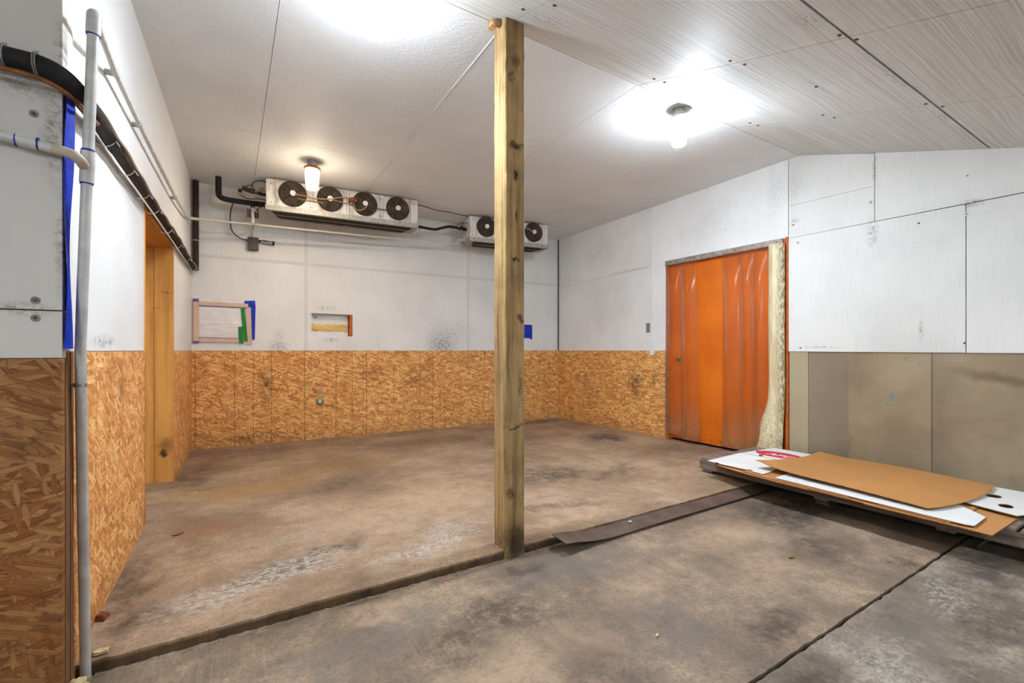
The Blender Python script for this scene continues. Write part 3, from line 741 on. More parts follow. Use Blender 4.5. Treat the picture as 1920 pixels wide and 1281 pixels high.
# end of the partition: board edges stacked behind one another
mk('dark_gap', G().box((-.53, 2.215, -.075), (-.5045, 2.245, 1.215)), 'dark', wall_near)
mk('board_edge', G().box((-.56, 2.240, -.075), (-.501, 2.285, 1.215)), 'brown_edge', wall_near, bevel=.002)
mk('board_edge', G().box((-.56, 2.290, -.075), (-.499, 2.325, 1.215)), 'brown_edge', wall_near, bevel=.002)
mk('strand_edge', G().box((-.56, 2.332, -.075), (-.508, 2.40, 1.215)), 'osb_side', wall_near, bevel=.002)
mk('foam_edge', G().box((-.56, 2.262, 1.222), (-.506, 2.33, 3.26)), 'foam_left', wall_near, bevel=.003)
mk('foam_edge', G().box((-.56, 2.334, 1.217), (-.512, 2.372, 3.27)), 'foam_left', wall_near, bevel=.003)

# parts of the room behind the camera
for nm, g, lab in (('wall_camera_side', G().box((-2.8, -3.35, -.1), (5.3, -3.2, 2.7)), 'plain white wall behind the viewer'),
              ('wall_side_bay', G().box((-2.85, -3.35, -.1), (-2.7, 2.3, 3.3)), 'plain white wall of the left front bay')):
    struct(nm, g, 'foam_left', lab, 'wall')

# ------------------------------------------------------------------ ceiling
ceiling = struct('ceiling', G().hexa([(-.8, 2.5, 3.36), (5.5, 2.5, 3.36), (5.5, 7.1, 3.36), (-.8, 7.1, 3.36)], [(-.8, 2.5, 3.46), (5.5, 2.5, 3.46), (5.5, 7.1, 3.46), (-.8, 7.1, 3.46)]), 'dark', 'flat painted rear ceiling with faint board joints', 'ceiling')
def cpanel(x0, x1, y0, y1, zf, mat, th=.05, gap=.0035, parent=None, nx=1):
    h = gap / 2; x0 += h; x1 -= h; y0 += h; y1 -= h
    q = [(x0, y0), (x1, y0), (x1, y1), (x0, y1)]
    return mk('ceiling_board', G().hexa([(x, y, zf(x, y)) for x, y in q], [(x, y, zf(x, y) + th) for x, y in q]), mat, parent)
bx = [-.62, .25, 1.485, 2.70, 3.92, 5.30]
for a, b in zip(bx, bx[1:]):
    cpanel(a, b, 2.50, 4.95, ceil_back, 'ceil_back', parent=ceiling)
    cpanel(a, b, 4.95, 6.95, ceil_back, 'ceil_back', parent=ceiling)
g = G(); g.tube([(1.478, 2.55, ceil_back(1.48, 2.55)), (1.49, 3.7, ceil_back(1.49, 3.7)), (1.497, 4.94, ceil_back(1.5, 4.94))], .006, 6); mk('caulk_bead', g, 'caulk', ceiling, True)
g = G(); g.tube([(1.50, 4.96, ceil_back(1.5, 4.96)), (1.49, 5.6, ceil_back(1.5, 5.6)), (1.49, 5.95, ceil_back(1.5, 5.95))], .0032, 6); mk('caulk_bead', g, 'caulk', ceiling, True)
g = G(); g.tube([(-.44, 4.95, ceil_back(-.4, 4.95)), (.25, 4.95, ceil_back(.25, 4.95))], .0035, 6); mk('caulk_bead', g, 'caulk', ceiling, True)
cf = lambda x, y: ceil_front(y)
def fslab(z0, z1):
    q = [(-3.4, ceil_front(-3.4)), (.25, ceil_front(.25)), (2.5, ceil_front(2.5))]
    return G().prism([(y, z + z0) for y, z in q] + [(y, z + z1) for y, z in reversed(q)], lambda a, b, d: Vector((d, a, b)), -2.8, 5.5)
ceiling_f = struct('ceiling_front', fslab(.08, .16), 'dark', 'sloping front ceiling of streaked white foam boards', 'ceiling')
fxs = [-2.8, -.96, .26, 1.485, 2.705, 3.935, 5.33]
for a, b in zip(fxs, fxs[1:]):
    cpanel(a, b, 1.082, 2.50, cf, 'ceil_front', gap=.005, parent=ceiling_f)
    cpanel(a, b, .25, 1.074, cf, 'ceil_front', gap=.005, parent=ceiling_f)
    cpanel(a, b, -3.3, .25, cf, 'ceil_front', gap=.005, parent=ceiling_f)
nf = Vector((0, .32, -1)).normalized()
for (x, y) in ((2.66, 2.30), (2.75, 2.28), (2.66, 1.70), (2.75, 1.66), (2.66, 1.10), (2.75, 1.06), (3.89, 2.30), (3.98, 2.28), (3.89, 1.72), (3.98, 1.68), (3.89, 1.11), (3.98, 1.05), (1.44, 2.2), (1.53, 2.02), (3.3, 1.5)):
    mk('screw', G().lathe((x, y, ceil_front(y)), nf, [(.011, 0), (.011, .002), (.007, .005), (.003, .004)], 10), 'screw', ceiling_f, True)

# ------------------------------------------------------------------ timber post
post = thing('wooden_post', (1.49, 2.437, -.055), 'rough square timber post standing at the edge of the raised floor', 'post')
PX0, PX1, PY0, PY1 = 1.420, 1.559, 2.366, 2.506
g = G(); NS = 70
cor = []
for k in range(NS + 1):
    z = -.06 + (3.29 + .06) * k / NS
    j = lambda: rnd.uniform(-.0018, .0018)
    r = .006
    ring_ = [(PX0 + r, PY0), (PX1 - r, PY0), (PX1, PY0 + r), (PX1, PY1 - r), (PX1 - r, PY1), (PX0 + r, PY1), (PX0, PY1 - r), (PX0, PY0 + r)]
    for (x, y) in ring_:
        zz = min(z, ceil_front(y) - .001) if y < 2.5 else min(z, 3.284)
        g.v.append(Vector((x + j(), y + j(), zz)))
for k in range(NS):
    for i in range(8):
        i2 = (i + 1) % 8; g.f.append((k * 8 + i, k * 8 + i2, (k + 1) * 8 + i2, (k + 1) * 8 + i))
g.f += [tuple(range(7, -1, -1)), tuple(NS * 8 + i for i in range(8))]
mk('timber', g, 'post', post)
mk('shim_block', G().hexa([(1.385, 2.46, 3.245), (1.418, 2.44, 3.24), (1.418, 2.53, 3.245), (1.385, 2.52, 3.25)], [(1.378, 2.455, 3.278), (1.418, 2.435, 3.272), (1.418, 2.535, 3.283), (1.38, 2.525, 3.283)]), 'shim', post)
mk('shim_block', G().hexa([(1.39, 2.425, 3.215), (1.417, 2.41, 3.21), (1.417, 2.435, 3.212), (1.39, 2.44, 3.22)], [(1.385, 2.425, 3.255), (1.417, 2.405, 3.245), (1.417, 2.434, 3.258), (1.387, 2.445, 3.262)]), 'brown_edge', post)

# ------------------------------------------------------------------ jar lamps
def lamp(x, y, zc, jar, fl, label):
    t = thing('jar_lamp', (x, y, zc - .31), label, 'lamp', 'ceiling jar lamps')
    mk('base_box', G().lathe((x, y, zc), (0, 0, -1), [(.05, -.01), (.052, .0), (.052, .055), (.047, .06), (.047, .07)], 24), 'galv', t, True)
    mk('collar', G().lathe((x, y, zc - .068), (0, 0, -1), [(.05, 0), (.08, .006), (.084, .012), (.084, .026), (.078, .028)], 32), fl, t, True)
    mk('glass_jar', G().lathe((x, y, zc - .098), (0, 0, -1), [(.074, 0), (.073, .03), (.068, .12), (.062, .185), (.052, .210), (.02, .22)], 16), jar, t, True)
    return t
lamp(.76, 5.345, ceil_back(.76, 5.345), 'jar_warm', 'flange_rust', 'warm glowing jar lamp with rusty collar in front of the long fan unit')
lamp(3.27, 2.56, ceil_back(3.27, 2.56), 'jar_white', 'flange', 'white glowing jar lamp under the ridge right of the post')
lamp(.69, 2.56, ceil_back(.69, 2.56), 'jar_dim', 'flange', 'white glowing jar lamp cut off at the top edge left of the post')
lamp(-1.5, -.1, ceil_front(-.1), 'jar_fill', 'flange', 'added fill jar lamp, unseen behind the viewer on the left')  # unseen fill lamp, added to brighten the near partition
lamp(3.3, -1.5, ceil_front(-1.5), 'jar_fill_right', 'flange', 'added fill jar lamp, unseen behind the viewer on the right')  # second unseen fill lamp, added to lift the front right of the room

# ------------------------------------------------------------------ door and strip curtain on the right wall
door_1 = struct('door_1', pbox(right, RY0 + .02, RY1 - .025, .03, RZ - .04, -.10, -.035), 'door', 'orange painted door behind the plastic strip curtain', 'door', bevel=.003)
mk('door_frame', pbox(right, RY1 - .035, RY1 + .010, -.02, RZ, -.12, .010), 'door_frame', door_1, bevel=.003)
mk('door_frame', pbox(right, RY0 - .004, RY0 + .028, -.02, RZ + .012, -.12, .012), 'door_frame', door_1, bevel=.003)
mk('door_frame', pbox(right, RY0, RY1, RZ - .045, RZ, -.12, .004), 'door_frame', door_1, bevel=.003)
mk('edge_trim', pbox(right, RY1 - .004, RY1 + .016, -.02, 1.21, .008, .014), 'galv', door_1)
kn = mk('knob_rose', G().lathe(right(4.02, 1.105, -.035), right(0, 0, 1) - right(0, 0, 0), [(.034, 0), (.034, .004), (.026, .008), (.012, .010), (.011, .03)], 22), 'galv', door_1, True)
mk('knob', G().lathe(right(4.02, 1.105, -.006), right(0, 0, 1) - right(0, 0, 0), [(.010, 0), (.02, .008), (.024, .018), (.02, .028), (.008, .033)], 20), 'brass', kn, True)

cur = thing('strip_curtain', right(3.42, .04, .05), 'hanging clear plastic strip curtain on a metal rail over the orange door', 'strip curtain')
rail = mk('rail', pbox(right, 2.660, 4.198, 2.375, 2.441, .010, .034), 'rail', cur, bevel=.003)
for yy in (4.10, 3.75, 3.2, 2.72):
    mk('rail_screw', G().lathe(right(yy, 2.41, .034), right(0, 0, 1) - right(0, 0, 0), [(.008, 0), (.008, .003), (.004, .005)], 10), 'screw', rail, True)
def strip(y0t, y1t, y0b, y1b, zb, d, bulge, name='plastic_strip', mat='strip', pinch=0.0, ph=0.0, zt=2.385):
    def fn(u, v):            # u along height from the top, v across
        z = zt + (zb - zt) * u
        e = u * u * (3 - 2 * u)
        a = y0t + (y0b - y0t) * e; b = y1t + (y1b - y1t) * e
        c = (a + b) / 2; hw = (b - a) / 2 * (1 - pinch * math.exp(-((u - .08) / .12) ** 2))
        y = c + hw * (2 * v - 1)
        bb = bulge * (.55 + .45 * math.sin(u * 2.6 + ph)) * min(1, u * 6 + .15)
        off = d + bb * (math.cos((v - .5) * math.pi) - .15) * .95 + .006 * math.sin(v * 9 + u * 3 + ph) * u
        return right(y, z, max(off, .006))
    g = G(); g.grid(fn, 26, 12)
    o = mk(name, g, mat, cur, True)
    s = o.modifiers.new('thickness', 'SOLIDIFY'); s.thickness = .002 if mat == 'strip' else .003; s.offset = 0
    return o
strip(3.93, 4.185, 3.90, 4.18, .10, .034, .040, ph=.2)
strip(3.70, 3.955, 3.655, 3.93, .055, .046, .055, ph=.9)
strip(3.10, 3.36, 3.10, 3.365, .055, .036, .060, ph=.4)
strip(2.955, 3.15, 2.93, 3.13, .045, .052, .045, ph=1.6)
strip(2.80, 3.03, 2.84, 3.01, .04, .038, .055, ph=.8)
# stiff cream strip, kinked near its foot
def cream(u, v):
    z = 2.385 - u * 2.345
    kink = math.exp(-((z - .42) / .13) ** 2)
    flare = max(0, (.42 - z) / .4)
    a = 2.625 + .02 * flare + .01 * kink; b = 2.80 + .035 * kink + .16 * max(0, (.9 - z) / .9) ** 2
    y = a + (b - a) * v
    d = .045 + .045 * math.sin(v * math.pi) * (1 - .6 * kink) + .025 * flare + .012 * math.sin(z * 5) * u
    return right(y, z, d)
g = G(); g.grid(cream, 50, 12); o = mk('cream_strip', g, 'mouldy', cur, True)
s = o.modifiers.new('thickness', 'SOLIDIFY'); s.thickness = .004
o['label'] = 'stiff cream strip spotted with black mould'

# ------------------------------------------------------------------ fan units under the ceiling
def evaporator(p0, p1, nfan, f0, step, zc, zt, label, depth=.34):
    p0 = Vector((p0[0], p0[1], 0)); p1 = Vector((p1[0], p1[1], 0)); L = (p1 - p0).length
    u = (p1 - p0).normalized(); nrm = Vector((u.y, -u.x, 0))        # towards the camera
    fn = lambda a, z, d=0.0: p0 + u * a + Vector((0, 0, z)) + nrm * d
    t = thing('evaporator', fn(L / 2, 2.865, -depth / 2), label, 'fan unit', 'ceiling fan units')
    zb = zt - .31
    cab = mk('cabinet', G().prism([(0, zb), (L, zb), (L, zt), (0, zt)], fn, -depth, 0), 'evap', t, bevel=.004)
    for k in range(nfan + 1):                                       # folded seams between the fan bays
        a = f0 + step * (k - .5) if 0 < k < nfan else (.10 if k == 0 else L - .10)
        for da in ((-.018, .018) if 0 < k < nfan else (0,)):
            mk('panel_seam', G().prism([(a + da - .002, zb + .01), (a + da + .002, zb + .01), (a + da + .002, zt - .02), (a + da - .002, zt - .02)], fn, 0, .003), 'guard', cab)
    for a in (.05, L - .05, f0 + step / 2, L - f0 - step / 2 if nfan > 2 else L / 2):
        for z in (zb + .03, zt - .06):
            mk('screw', G().lathe(fn(a, z, 0), nrm, [(.006, 0), (.006, .003), (.003, .005)], 8), 'screw', cab)
    pan = mk('drip_pan', G().prism([(-.012, zb - .002), (L + .012, zb - .002), (L + .004, zb - .062), (-.004, zb - .062)], fn, -depth - .01, .012), 'pan', t, bevel=.003)
    # louvred underside, stepped in towards the ends
    for k in range(4):
        d = -.045 - k * .075
        mk('louvre', G().prism([(.06 + .02 * k, zb - .0625), (L - .06 - .02 * k, zb - .0625), (L - .10 - .02 * k, zb - .078), (.10 + .02 * k, zb - .078)], fn, d - .045, d), 'shroud' if k % 2 == 0 else 'guard', pan)
    for k in range(nfan):
        c = fn(f0 + step * k, zc, 0); R = .150
        fan = mk('fan_shroud', G().lathe(c, nrm, [(R, -.002), (R, .014), (R * .97, .016), (R * .955, .004), (.02, .003)], 36), 'shroud', t, True)
        for q in range(4):
            a0 = q * math.pi / 2 + k * .6
            e1 = u; e2 = Vector((0, 0, 1))
            def bl(uu, vv):
                rr = .03 + uu * .105; aa = a0 + (vv - .5) * (1.1 - .3 * uu)
                return c + (e1 * math.cos(aa) + e2 * math.sin(aa)) * rr + nrm * (.010 + .012 * vv)
            gb = G(); gb.grid(bl, 4, 4, tuple(nrm * .0015)); mk('fan_blade', gb, 'blade', fan, True)
        gg = G()
        for r in (.052, .066, .080, .094, .108, .122, .136, .150):
            gg.ring(c + nrm * (.040 - .016 * (r / .15) ** 3), nrm, r, .0026, 40, 4)
        for q in range(4):
            aa = q * math.pi / 2 + math.pi / 4 + .2
            dd = u * math.cos(aa) + Vector((0, 0, 1)) * math.sin(aa)
            gg.tube([c + dd * .045 + nrm * .042, c + dd * .11 + nrm * .037, c + dd * .155 + nrm * .010], .0022, 5)
        mk('fan_guard', gg, 'guard', fan, True)
        mk('motor_cap', G().lathe(c + nrm * .03, nrm, [(.034, 0), (.034, .018), (.030, .024), (.012, .027)], 22), 'motor', fan, True)
    # hangers to the ceiling
    for a in (.12, L - .12):
        x, y = (fn(a, 0, -depth / 2)).xy
        mk('hanger_bracket', G().prism([(a - .05, zt), (a + .05, zt), (a + .04, zt + .006), (a + .01, zt + .008), (a + .01, ceil_back(x, y)), (a - .01, ceil_back(x, y)), (a - .01, zt + .008), (a - .04, zt + .006)], fn, -.06, -.035), 'galv', t)
        mk('hanger_bracket', G().prism([(a - .05, zt), (a + .05, zt), (a + .04, zt + .006), (a + .01, zt + .008), (a + .01, ceil_back(x, y)), (a - .01, ceil_back(x, y)), (a - .01, zt + .008), (a - .04, zt + .006)], fn, -depth + .03, -depth + .055), 'galv', t)
    return t, fn, nrm, L
ev1, f1, n1, L1 = evaporator((.36, 6.05), (2.157, 5.90), 4, .282, .417, 3.093, 3.242, 'long rusty white fan unit with four fans under the ceiling')
ev2, f2, n2, L2 = evaporator((3.02, 6.06), (4.312, 5.874), 3, .26, .395, 3.075, 3.215, 'shorter white fan unit partly hidden behind the timber post')
def ev_tube(t, fn, pts, r, mat, name, sm=2):
    g = G(); g.tube([fn(*p) for p in pts], r, 8, sm); return mk(name, g, mat, t, True)
ev_tube(ev1, f1, [(.30, 3.085, .05), (.42, 3.07, .062), (.55, 3.06, .066), (.70, 3.075, .062), (.82, 3.125, .055), (.93, 3.13, .04)], .007, 'cable', 'motor_lead')
ev_tube(ev1, f1, [(.34, 3.04, .02), (.50, 3.035, .03), (.62, 3.03, .03)], .006, 'cable', 'motor_lead')
ev_tube(ev1, f1, [(.72, 3.075, .055), (.85, 3.06, .055), (.97, 3.06, .05)], .006, 'cable', 'motor_lead')
ev_tube(ev1, f1, [(.98, 3.06, .045), (.99, 2.99, .055), (1.07, 2.985, .065), (1.13, 3.05, .06)], .007, 'cable', 'motor_lead')
ev_tube(ev1, f1, [(1.16, 3.05, .055), (1.3, 3.04, .055), (1.45, 3.05, .05), (1.52, 3.06, .05)], .006, 'cable_dark', 'motor_lead')
for k, (a, z, d, m, s_) in enumerate(((.955, 3.12, .035, 'brick', .028), (.975, 3.075, .04, 'cable_dark', .024), (.93, 3.10, .03, 'copper', .022), (1.0, 3.115, .035, 'brass', .015), (.985, 3.145, .03, 'brick', .018), (.945, 3.065, .03, 'galv', .016))):
    mk('terminal_block', G().prism([(a - s_, z - s_), (a + s_, z - s_ * .8), (a + s_ * .8, z + s_), (a - s_ * .7, z + s_ * .9)], f1, .004, d + .012), m, ev1, bevel=.004)
ev_tube(ev2, f2, [(.74, 3.10, .05), (.90, 3.12, .06), (1.0, 3.08, .055), (1.06, 3.065, .05)], .005, 'cable_white', 'motor_lead')
ev_tube(ev2, f2, [(.28, 3.07, .05), (.4, 3.04, .06), (.52, 3.05, .055), (.63, 3.07, .05)], .005, 'cable_dark', 'motor_lead')
# copper work at the left end of each unit
ev_tube(ev1, f1, [(.0, 3.215, -.08), (-.06, 3.235, -.10), (-.13, 3.215, -.12), (-.155, 3.17, -.14), (-.16, 3.10, -.16)], .007, 'cable_dark', 'copper_line')
ev_tube(ev1, f1, [(.0, 3.10, -.20), (-.05, 3.10, -.20), (-.08, 3.11, -.20), (-.12, 3.115, -.20), (-.20, 3.12, -.18)], .020, 'brown_foam', 'suction_line', 1)
ev_tube(ev1, f1, [(-.06, 3.11, -.2), (-.075, 3.165, -.2), (-.02, 3.175, -.2), (-.05, 3.13, -.2), (-.06, 3.12, -.2)], .004, 'copper', 'capillary_line', 1)
ev_tube(ev1, f1, [(-.22, 3.10, -.18), (-.235, 3.15, -.18), (-.19, 3.185, -.18), (-.14, 3.18, -.18), (-.13, 3.13, -.18)], .006, 'copper', 'copper_line')
mk('valve_body', G().tube([f1(-.25, 3.145, -.18), f1(-.18, 3.12, -.18), f1(-.12, 3.115, -.18)], .028, 12, 1), 'brown_foam', ev1, True)
mk('valve_nut', G().tube([f1(-.12, 3.12, -.18), f1(-.095, 3.115, -.18)], .022, 6), 'brass', ev1)
mk('valve_nut', G().tube([f1(-.275, 3.055, -.2), f1(-.275, 3.09, -.2)], .016, 6), 'brass', ev1)
mk('valve_cap', G().tube([f1(-.275, 3.09, -.2), f1(-.275, 3.125, -.2)], .02, 10), 'dark', ev1, True)
ev_tube(ev1, f1, [(.0, 3.02, -.15), (-.08, 3.035, -.16), (-.16, 3.02, -.18), (-.22, 3.03, -.2), (-.27, 3.06, -.2)], .006, 'cable_dark', 'copper_line')
ev_tube(ev1, f1, [(.0, 2.955, -.2), (-.05, 2.955, -.2), (-.09, 2.93, -.22), (-.12, 2.90, -.24)], .006, 'cable_dark', 'copper_line')
ev_tube(ev2, f2, [(.0, 3.06, -.15), (-.05, 3.075, -.16), (-.08, 3.12, -.16), (-.05, 3.15, -.16), (-.10, 3.13, -.18), (-.15, 3.09, -.2)], .006, 'copper', 'copper_line')
ev_tube(ev2, f2, [(.0, 3.12, -.12), (-.03, 3.16, -.14), (-.06, 3.11, -.15), (-.10, 3.09, -.17)], .005, 'cable_dark', 'copper_line')
mk('valve_body', G().tube([f2(-.10, 3.08, -.17), f2(-.06, 3.065, -.17), f2(-.02, 3.06, -.16)], .02, 10, 1), 'brown_foam', ev2, True)

# ------------------------------------------------------------------ pipes and cables
def pipe_thing(name, path, r, mat, label, cat, smooth=0, sides=12, rfn=None):
    g = G(); g.tube(path, r, sides, smooth, rfn=rfn)
    o = mk(name, g, mat, None, True); return tag(o, label, cat)
bt = lambda pts: [Vector(p) for p in pts]
# suction pipe that drops from the ceiling into the long unit
pipe_thing('suction_pipe', bt([(-.115, 6.42, 3.275), (-.115, 6.42, 3.10), (-.11, 6.42, 3.05), (-.06, 6.42, 3.025), (.02, 6.415, 3.02), (.16, 6.40, 3.015), (.375, 6.36, 3.01)]), .032, 'black_foam', 'black insulated pipe elbow from ceiling to the long fan unit', 'pipe', 1)
# link pipe between both units
pipe_thing('linking_pipe', bt([(2.17, 6.12, 2.96), (2.40, 6.14, 2.955), (2.52, 6.16, 2.96), (2.66, 6.20, 3.02), (2.78, 6.22, 3.06), (2.96, 6.22, 3.045), (3.04, 6.2, 3.04)]), .020, 'black_foam', 'black insulated pipe joining the two ceiling fan units', 'pipe', 1)
pipe_thing('ceiling_cable', bt([(2.16, 6.0, 3.215), (2.30, 6.02, 3.222), (2.5, 6.03, 3.195), (2.66, 6.05, 3.215), (2.85, 6.06, 3.20), (3.05, 6.08, 3.215)]), .006, 'cable_dark', 'thin dark cable sagging between the two fan units', 'cable', 2, 6)
# standing pipe at the corner
sp = thing('stand_pipe', (-.475, 2.352, -.055), 'tall grey plastic pipe standing by the blue tape', 'pipe')
PP = bt([(-.477, 2.380, -.055), (-.478, 2.35, .5), (-.470, 2.275, 1.15), (-.468, 2.265, 1.25), (-.436, 2.20, 1.885), (-.413, 2.163, 2.36)])
g = G(); g.tube(PP, .0170, 16, 1); mk('upright', g, 'pvc', sp, True)
g = G(); g.tube(bt([(-.414, 2.165, 2.345), (-.411, 2.160, 2.405), (-.412, 2.172, 2.420), (-.418, 2.215, 2.430)]), .0215, 16, 1); mk('elbow_fitting', g, 'pvc', sp, True)
g = G(); g.tube(bt([(-.4395, 2.207, 1.825), (-.4335, 2.195, 1.935)]), .0215, 16); tee = mk('tee_fitting', g, 'pvc', sp, True)
for x, y, z in ((-.4397, 2.2073, 1.823), (-.4334, 2.1947, 1.937), (-.414, 2.165, 2.344)):
    g = G(); g.tube(bt([(x, y, z - .004), (x, y, z + .004)]), .0195, 16); mk('primer_ring', g, 'primer', tee if z < 2 else sp, True)
g = G(); g.tube(bt([(-.4725, 2.285, 1.085), (-.472, 2.284, 1.098)]), .0200, 16); clamp = mk('pipe_clamp', g, 'galv', sp, True)
mk('clamp_tab', G().box((-.502, 2.285, 1.085), (-.475, 2.300, 1.098)), 'galv', clamp)
# branch arriving along the near partition
br = thing('branch_pipe', (-1.2, 2.16, 1.90), 'grey plastic branch pipe running across the near partition', 'pipe')
g = G(); g.tube(bt([(-2.6, 2.165, 2.0), (-1.2, 2.165, 1.972), (-.60, 2.165, 1.925)]), .0165, 16); mk('run', g, 'pvc', br, True)
g = G(); g.tube(bt([(-.605, 2.165, 1.925), (-.555, 2.165, 1.919)]), .0205, 16); cp = mk('coupling', g, 'pvc', br, True)
for x in (-.606, -.554):
    g = G(); g.tube(bt([(x - .002, 2.165, 1.922), (x + .002, 2.165, 1.922)]), .0208, 16); mk('primer_ring', g, 'primer', cp, True)
g = G(); g.tube(bt([(-.557, 2.165, 1.919), (-.515, 2.163, 1.913)]), .0165, 16); mk('run', g, 'pvc', br, True)
g = G(); g.tube(bt([(-.517, 2.163, 1.913), (-.488, 2.158, 1.909), (-.463, 2.155, 1.902), (-.448, 2.165, 1.890), (-.443, 2.186, 1.880)]), .0175, 16, 2); mk('elbow', g, 'pvc_tan', br, True)
# drain line: along the left wall, then across the rear of the room
dr = thing('drain_line', (-.42, 4.3, 2.55), 'thin pale drain pipe along the left wall and across the rear', 'pipe')
g = G(); g.tube(bt([(-.417, 2.205, 2.428), (-.470, 2.87, 2.562), (-.458, 3.47, 2.566), (-.440, 4.1, 2.57), (-.413, 5.04, 2.585), (-.392, 5.85, 2.64), (-.388, 6.25, 2.705)]), .0125, 12); lr = mk('left_run', g, 'pvc', dr, True)
for (x, y, z) in ((-.470, 2.87, 2.562), (-.458, 3.47, 2.566), (-.413, 5.04, 2.585)):
    g = G(); g.tube(bt([(x, y - .02, z), (x, y + .02, z)]), .0155, 12); mk('coupling', g, 'pvc', lr, True)
    mk('pipe_strap', G().box((left(y, z).x, y + .02, z - .012), (x + .012, y + .028, z + .014)), 'galv', lr)
g = G(); g.tube(bt([(-.388, 6.22, 2.70), (-.388, 6.285, 2.713), (-.37, 6.30, 2.716), (-.30, 6.30, 2.717)]), .016, 12, 1); mk('elbow', g, 'pvc_white', dr, True)
g = G(); g.tube(bt([(-.33, 6.30, 2.716), (.21, 6.30, 2.735), (.74, 6.30, 2.750), (1.67, 6.30, 2.779), (2.915, 6.30, 2.833)]), .0135, 12); mk('rear_run', g, 'pvc_white', dr, True)
g = G(); g.tube(bt([(2.89, 6.30, 2.832), (2.93, 6.30, 2.836), (2.935, 6.30, 2.86), (2.935, 6.29, 2.885), (2.96, 6.27, 2.892), (3.05, 6.24, 2.893)]), .0155, 12, 1); mk('elbow', g, 'clip', dr, True)
# drain drop from the long unit with white tee and red valve
dd = thing('drain_drop', (.235, 6.32, 2.74), 'short white drain drop with red valve beside the long fan unit', 'valve')
g = G(); g.tube(bt([(.235, 6.33, 3.0), (.235, 6.32, 2.935)]), .022, 10); mk('insulated_stub', g, 'black_foam', dd, True)
g = G(); g.tube(bt([(.235, 6.315, 2.945), (.235, 6.305, 2.75)]), .016, 12); mk('drop_pipe', g, 'clip', dd, True)
g = G(); g.tube(bt([(.235, 6.31, 2.93), (.275, 6.28, 2.885)]), .010, 10); mk('side_arm', g, 'clip', dd, True)
g = G(); g.tube(bt([(.19, 6.30, 2.735), (.285, 6.30, 2.739)]), .019, 12); mk('tee_fitting', g, 'pvc_tan', dd, True)
mk('valve_box', G().box((.175, 6.335, 2.83), (.30, 6.37, 2.93)), 'box_dark', dd, bevel=.005)
for x in (.20, .265):
    mk('valve_tag', G().box((x, 6.318, 2.84), (x + .028, 6.336, 2.885)), 'red_tag', dd, bevel=.003)
# control box on the rear wall
cb = thing('control_box', back(.26, 2.50, .03), 'small dark grey control box hanging on the rear wall', 'control box')
mk('housing', pbox(back, .197, .318, 2.505, 2.672, .012, .075), 'box_dark', cb, bevel=.010)
g = G(); g.tube([back(.315, 2.632, .045), back(.35, 2.632, .045)], .014, 10); mk('gland', g, 'dark', cb, True)
g = G(); g.tube([back(.345, 2.63, .045), back(.475, 2.622, .045)], .024, 14); sn = mk('sensor_tube', g, 'galv', cb, True)
g = G(); g.tube([back(.475, 2.622, .045), back(.50, 2.62, .045)], .026, 14); mk('sensor_cap', g, 'dark', sn, True)
mk('sensor_slot', G().prism([(.36, 2.630), (.43, 2.626), (.43, 2.634), (.36, 2.638)], back, .066, .0705), 'dark', sn)
g = G(); g.tube([back(.255, 2.67, .045), back(.254, 2.78, .06), Vector((.245, 6.33, 2.735))], .007, 8); mk('conduit', g, 'galv', cb, True)
g = G(); g.tube([Vector((.04, 6.40, 3.0)), Vector((.02, 6.42, 2.95)), Vector((0, 6.5, 2.86)), back(.01, 2.80, .10), back(.02, 2.72, .06), back(.10, 2.64, .05), back(.20, 2.625, .045)], .0075, 8, 2); mk('flexible_cable', g, 'cable_dark', cb, True)
# corner riser
pipe_thing('corner_riser', bt([(-.352, 6.715, 2.19), (-.352, 6.715, 3.275)]), .032, 'brown_foam', 'brown insulated vertical pipe in the rear left corner', 'pipe', 0, 14)
bnd = WL['corner_riser']; cr = bpy.data.objects['corner_riser']
g = G(); g.tube(bt([(-.352, 6.715, 2.55), (-.352, 6.715, 2.556)]), .0335, 14); mk('cable_tie', g, 'clip', cr, True)
# black insulated pipe bundle round the corner and along the left wall
ib = thing('insulated_pipe', (-.47, 3.8, 2.15), 'thick black insulated pipe curving round the corner above the blue tape', 'pipe')
path = [(-2.6, 2.145, 2.17), (-.9, 2.145, 2.175), (-.63, 2.148, 2.185), (-.545, 2.150, 2.185), (-.500, 2.156, 2.170), (-.472, 2.185, 2.150), (-.463, 2.25, 2.145), (-.464, 2.40, 2.165), (-.470, 2.58, 2.190), (-.468, 2.9, 2.195)]
g = G(); g.tube(bt(path), .033, 16, 2, rfn=lambda s: 1 if s < .93 else 1 - .1 * (s - .93) / .07); mk('insulation', g, 'black_foam', ib, True)
g = G(); g.tube(bt([(-.470, 2.85, 2.195), (-.462, 3.1, 2.193), (-.446, 3.7, 2.205), (-.420, 4.6, 2.21), (-.392, 5.6, 2.205), (-.360, 6.66, 2.20)]), .027, 14, 1); mk('insulation', g, 'brown_foam', ib, True)
g = G(); g.tube(bt([(-2.6, 2.13, 2.125), (-.9, 2.13, 2.13), (-.63, 2.13, 2.140), (-.545, 2.13, 2.135), (-.50, 2.135, 2.118), (-.462, 2.17, 2.10), (-.448, 2.25, 2.095), (-.45, 2.42, 2.125)]), .0075, 8, 2); mk('copper_line', g, 'copper', ib, True)
for x in (-.557, -.634):
    band = G(); band.ring((x, 2.149, 2.186), (1, 0, .0), .0345, .0025, 24, 6); band.ring((x + .006, 2.149, 2.186), (1, 0, .0), .0345, .0025, 24, 6)
    c_ = mk('pipe_clamp', band, 'galv', ib, True)
    mk('clamp_tab', G().box((x - .002, 2.15, 2.215), (x + .009, 2.196, 2.232)), 'galv', c_)
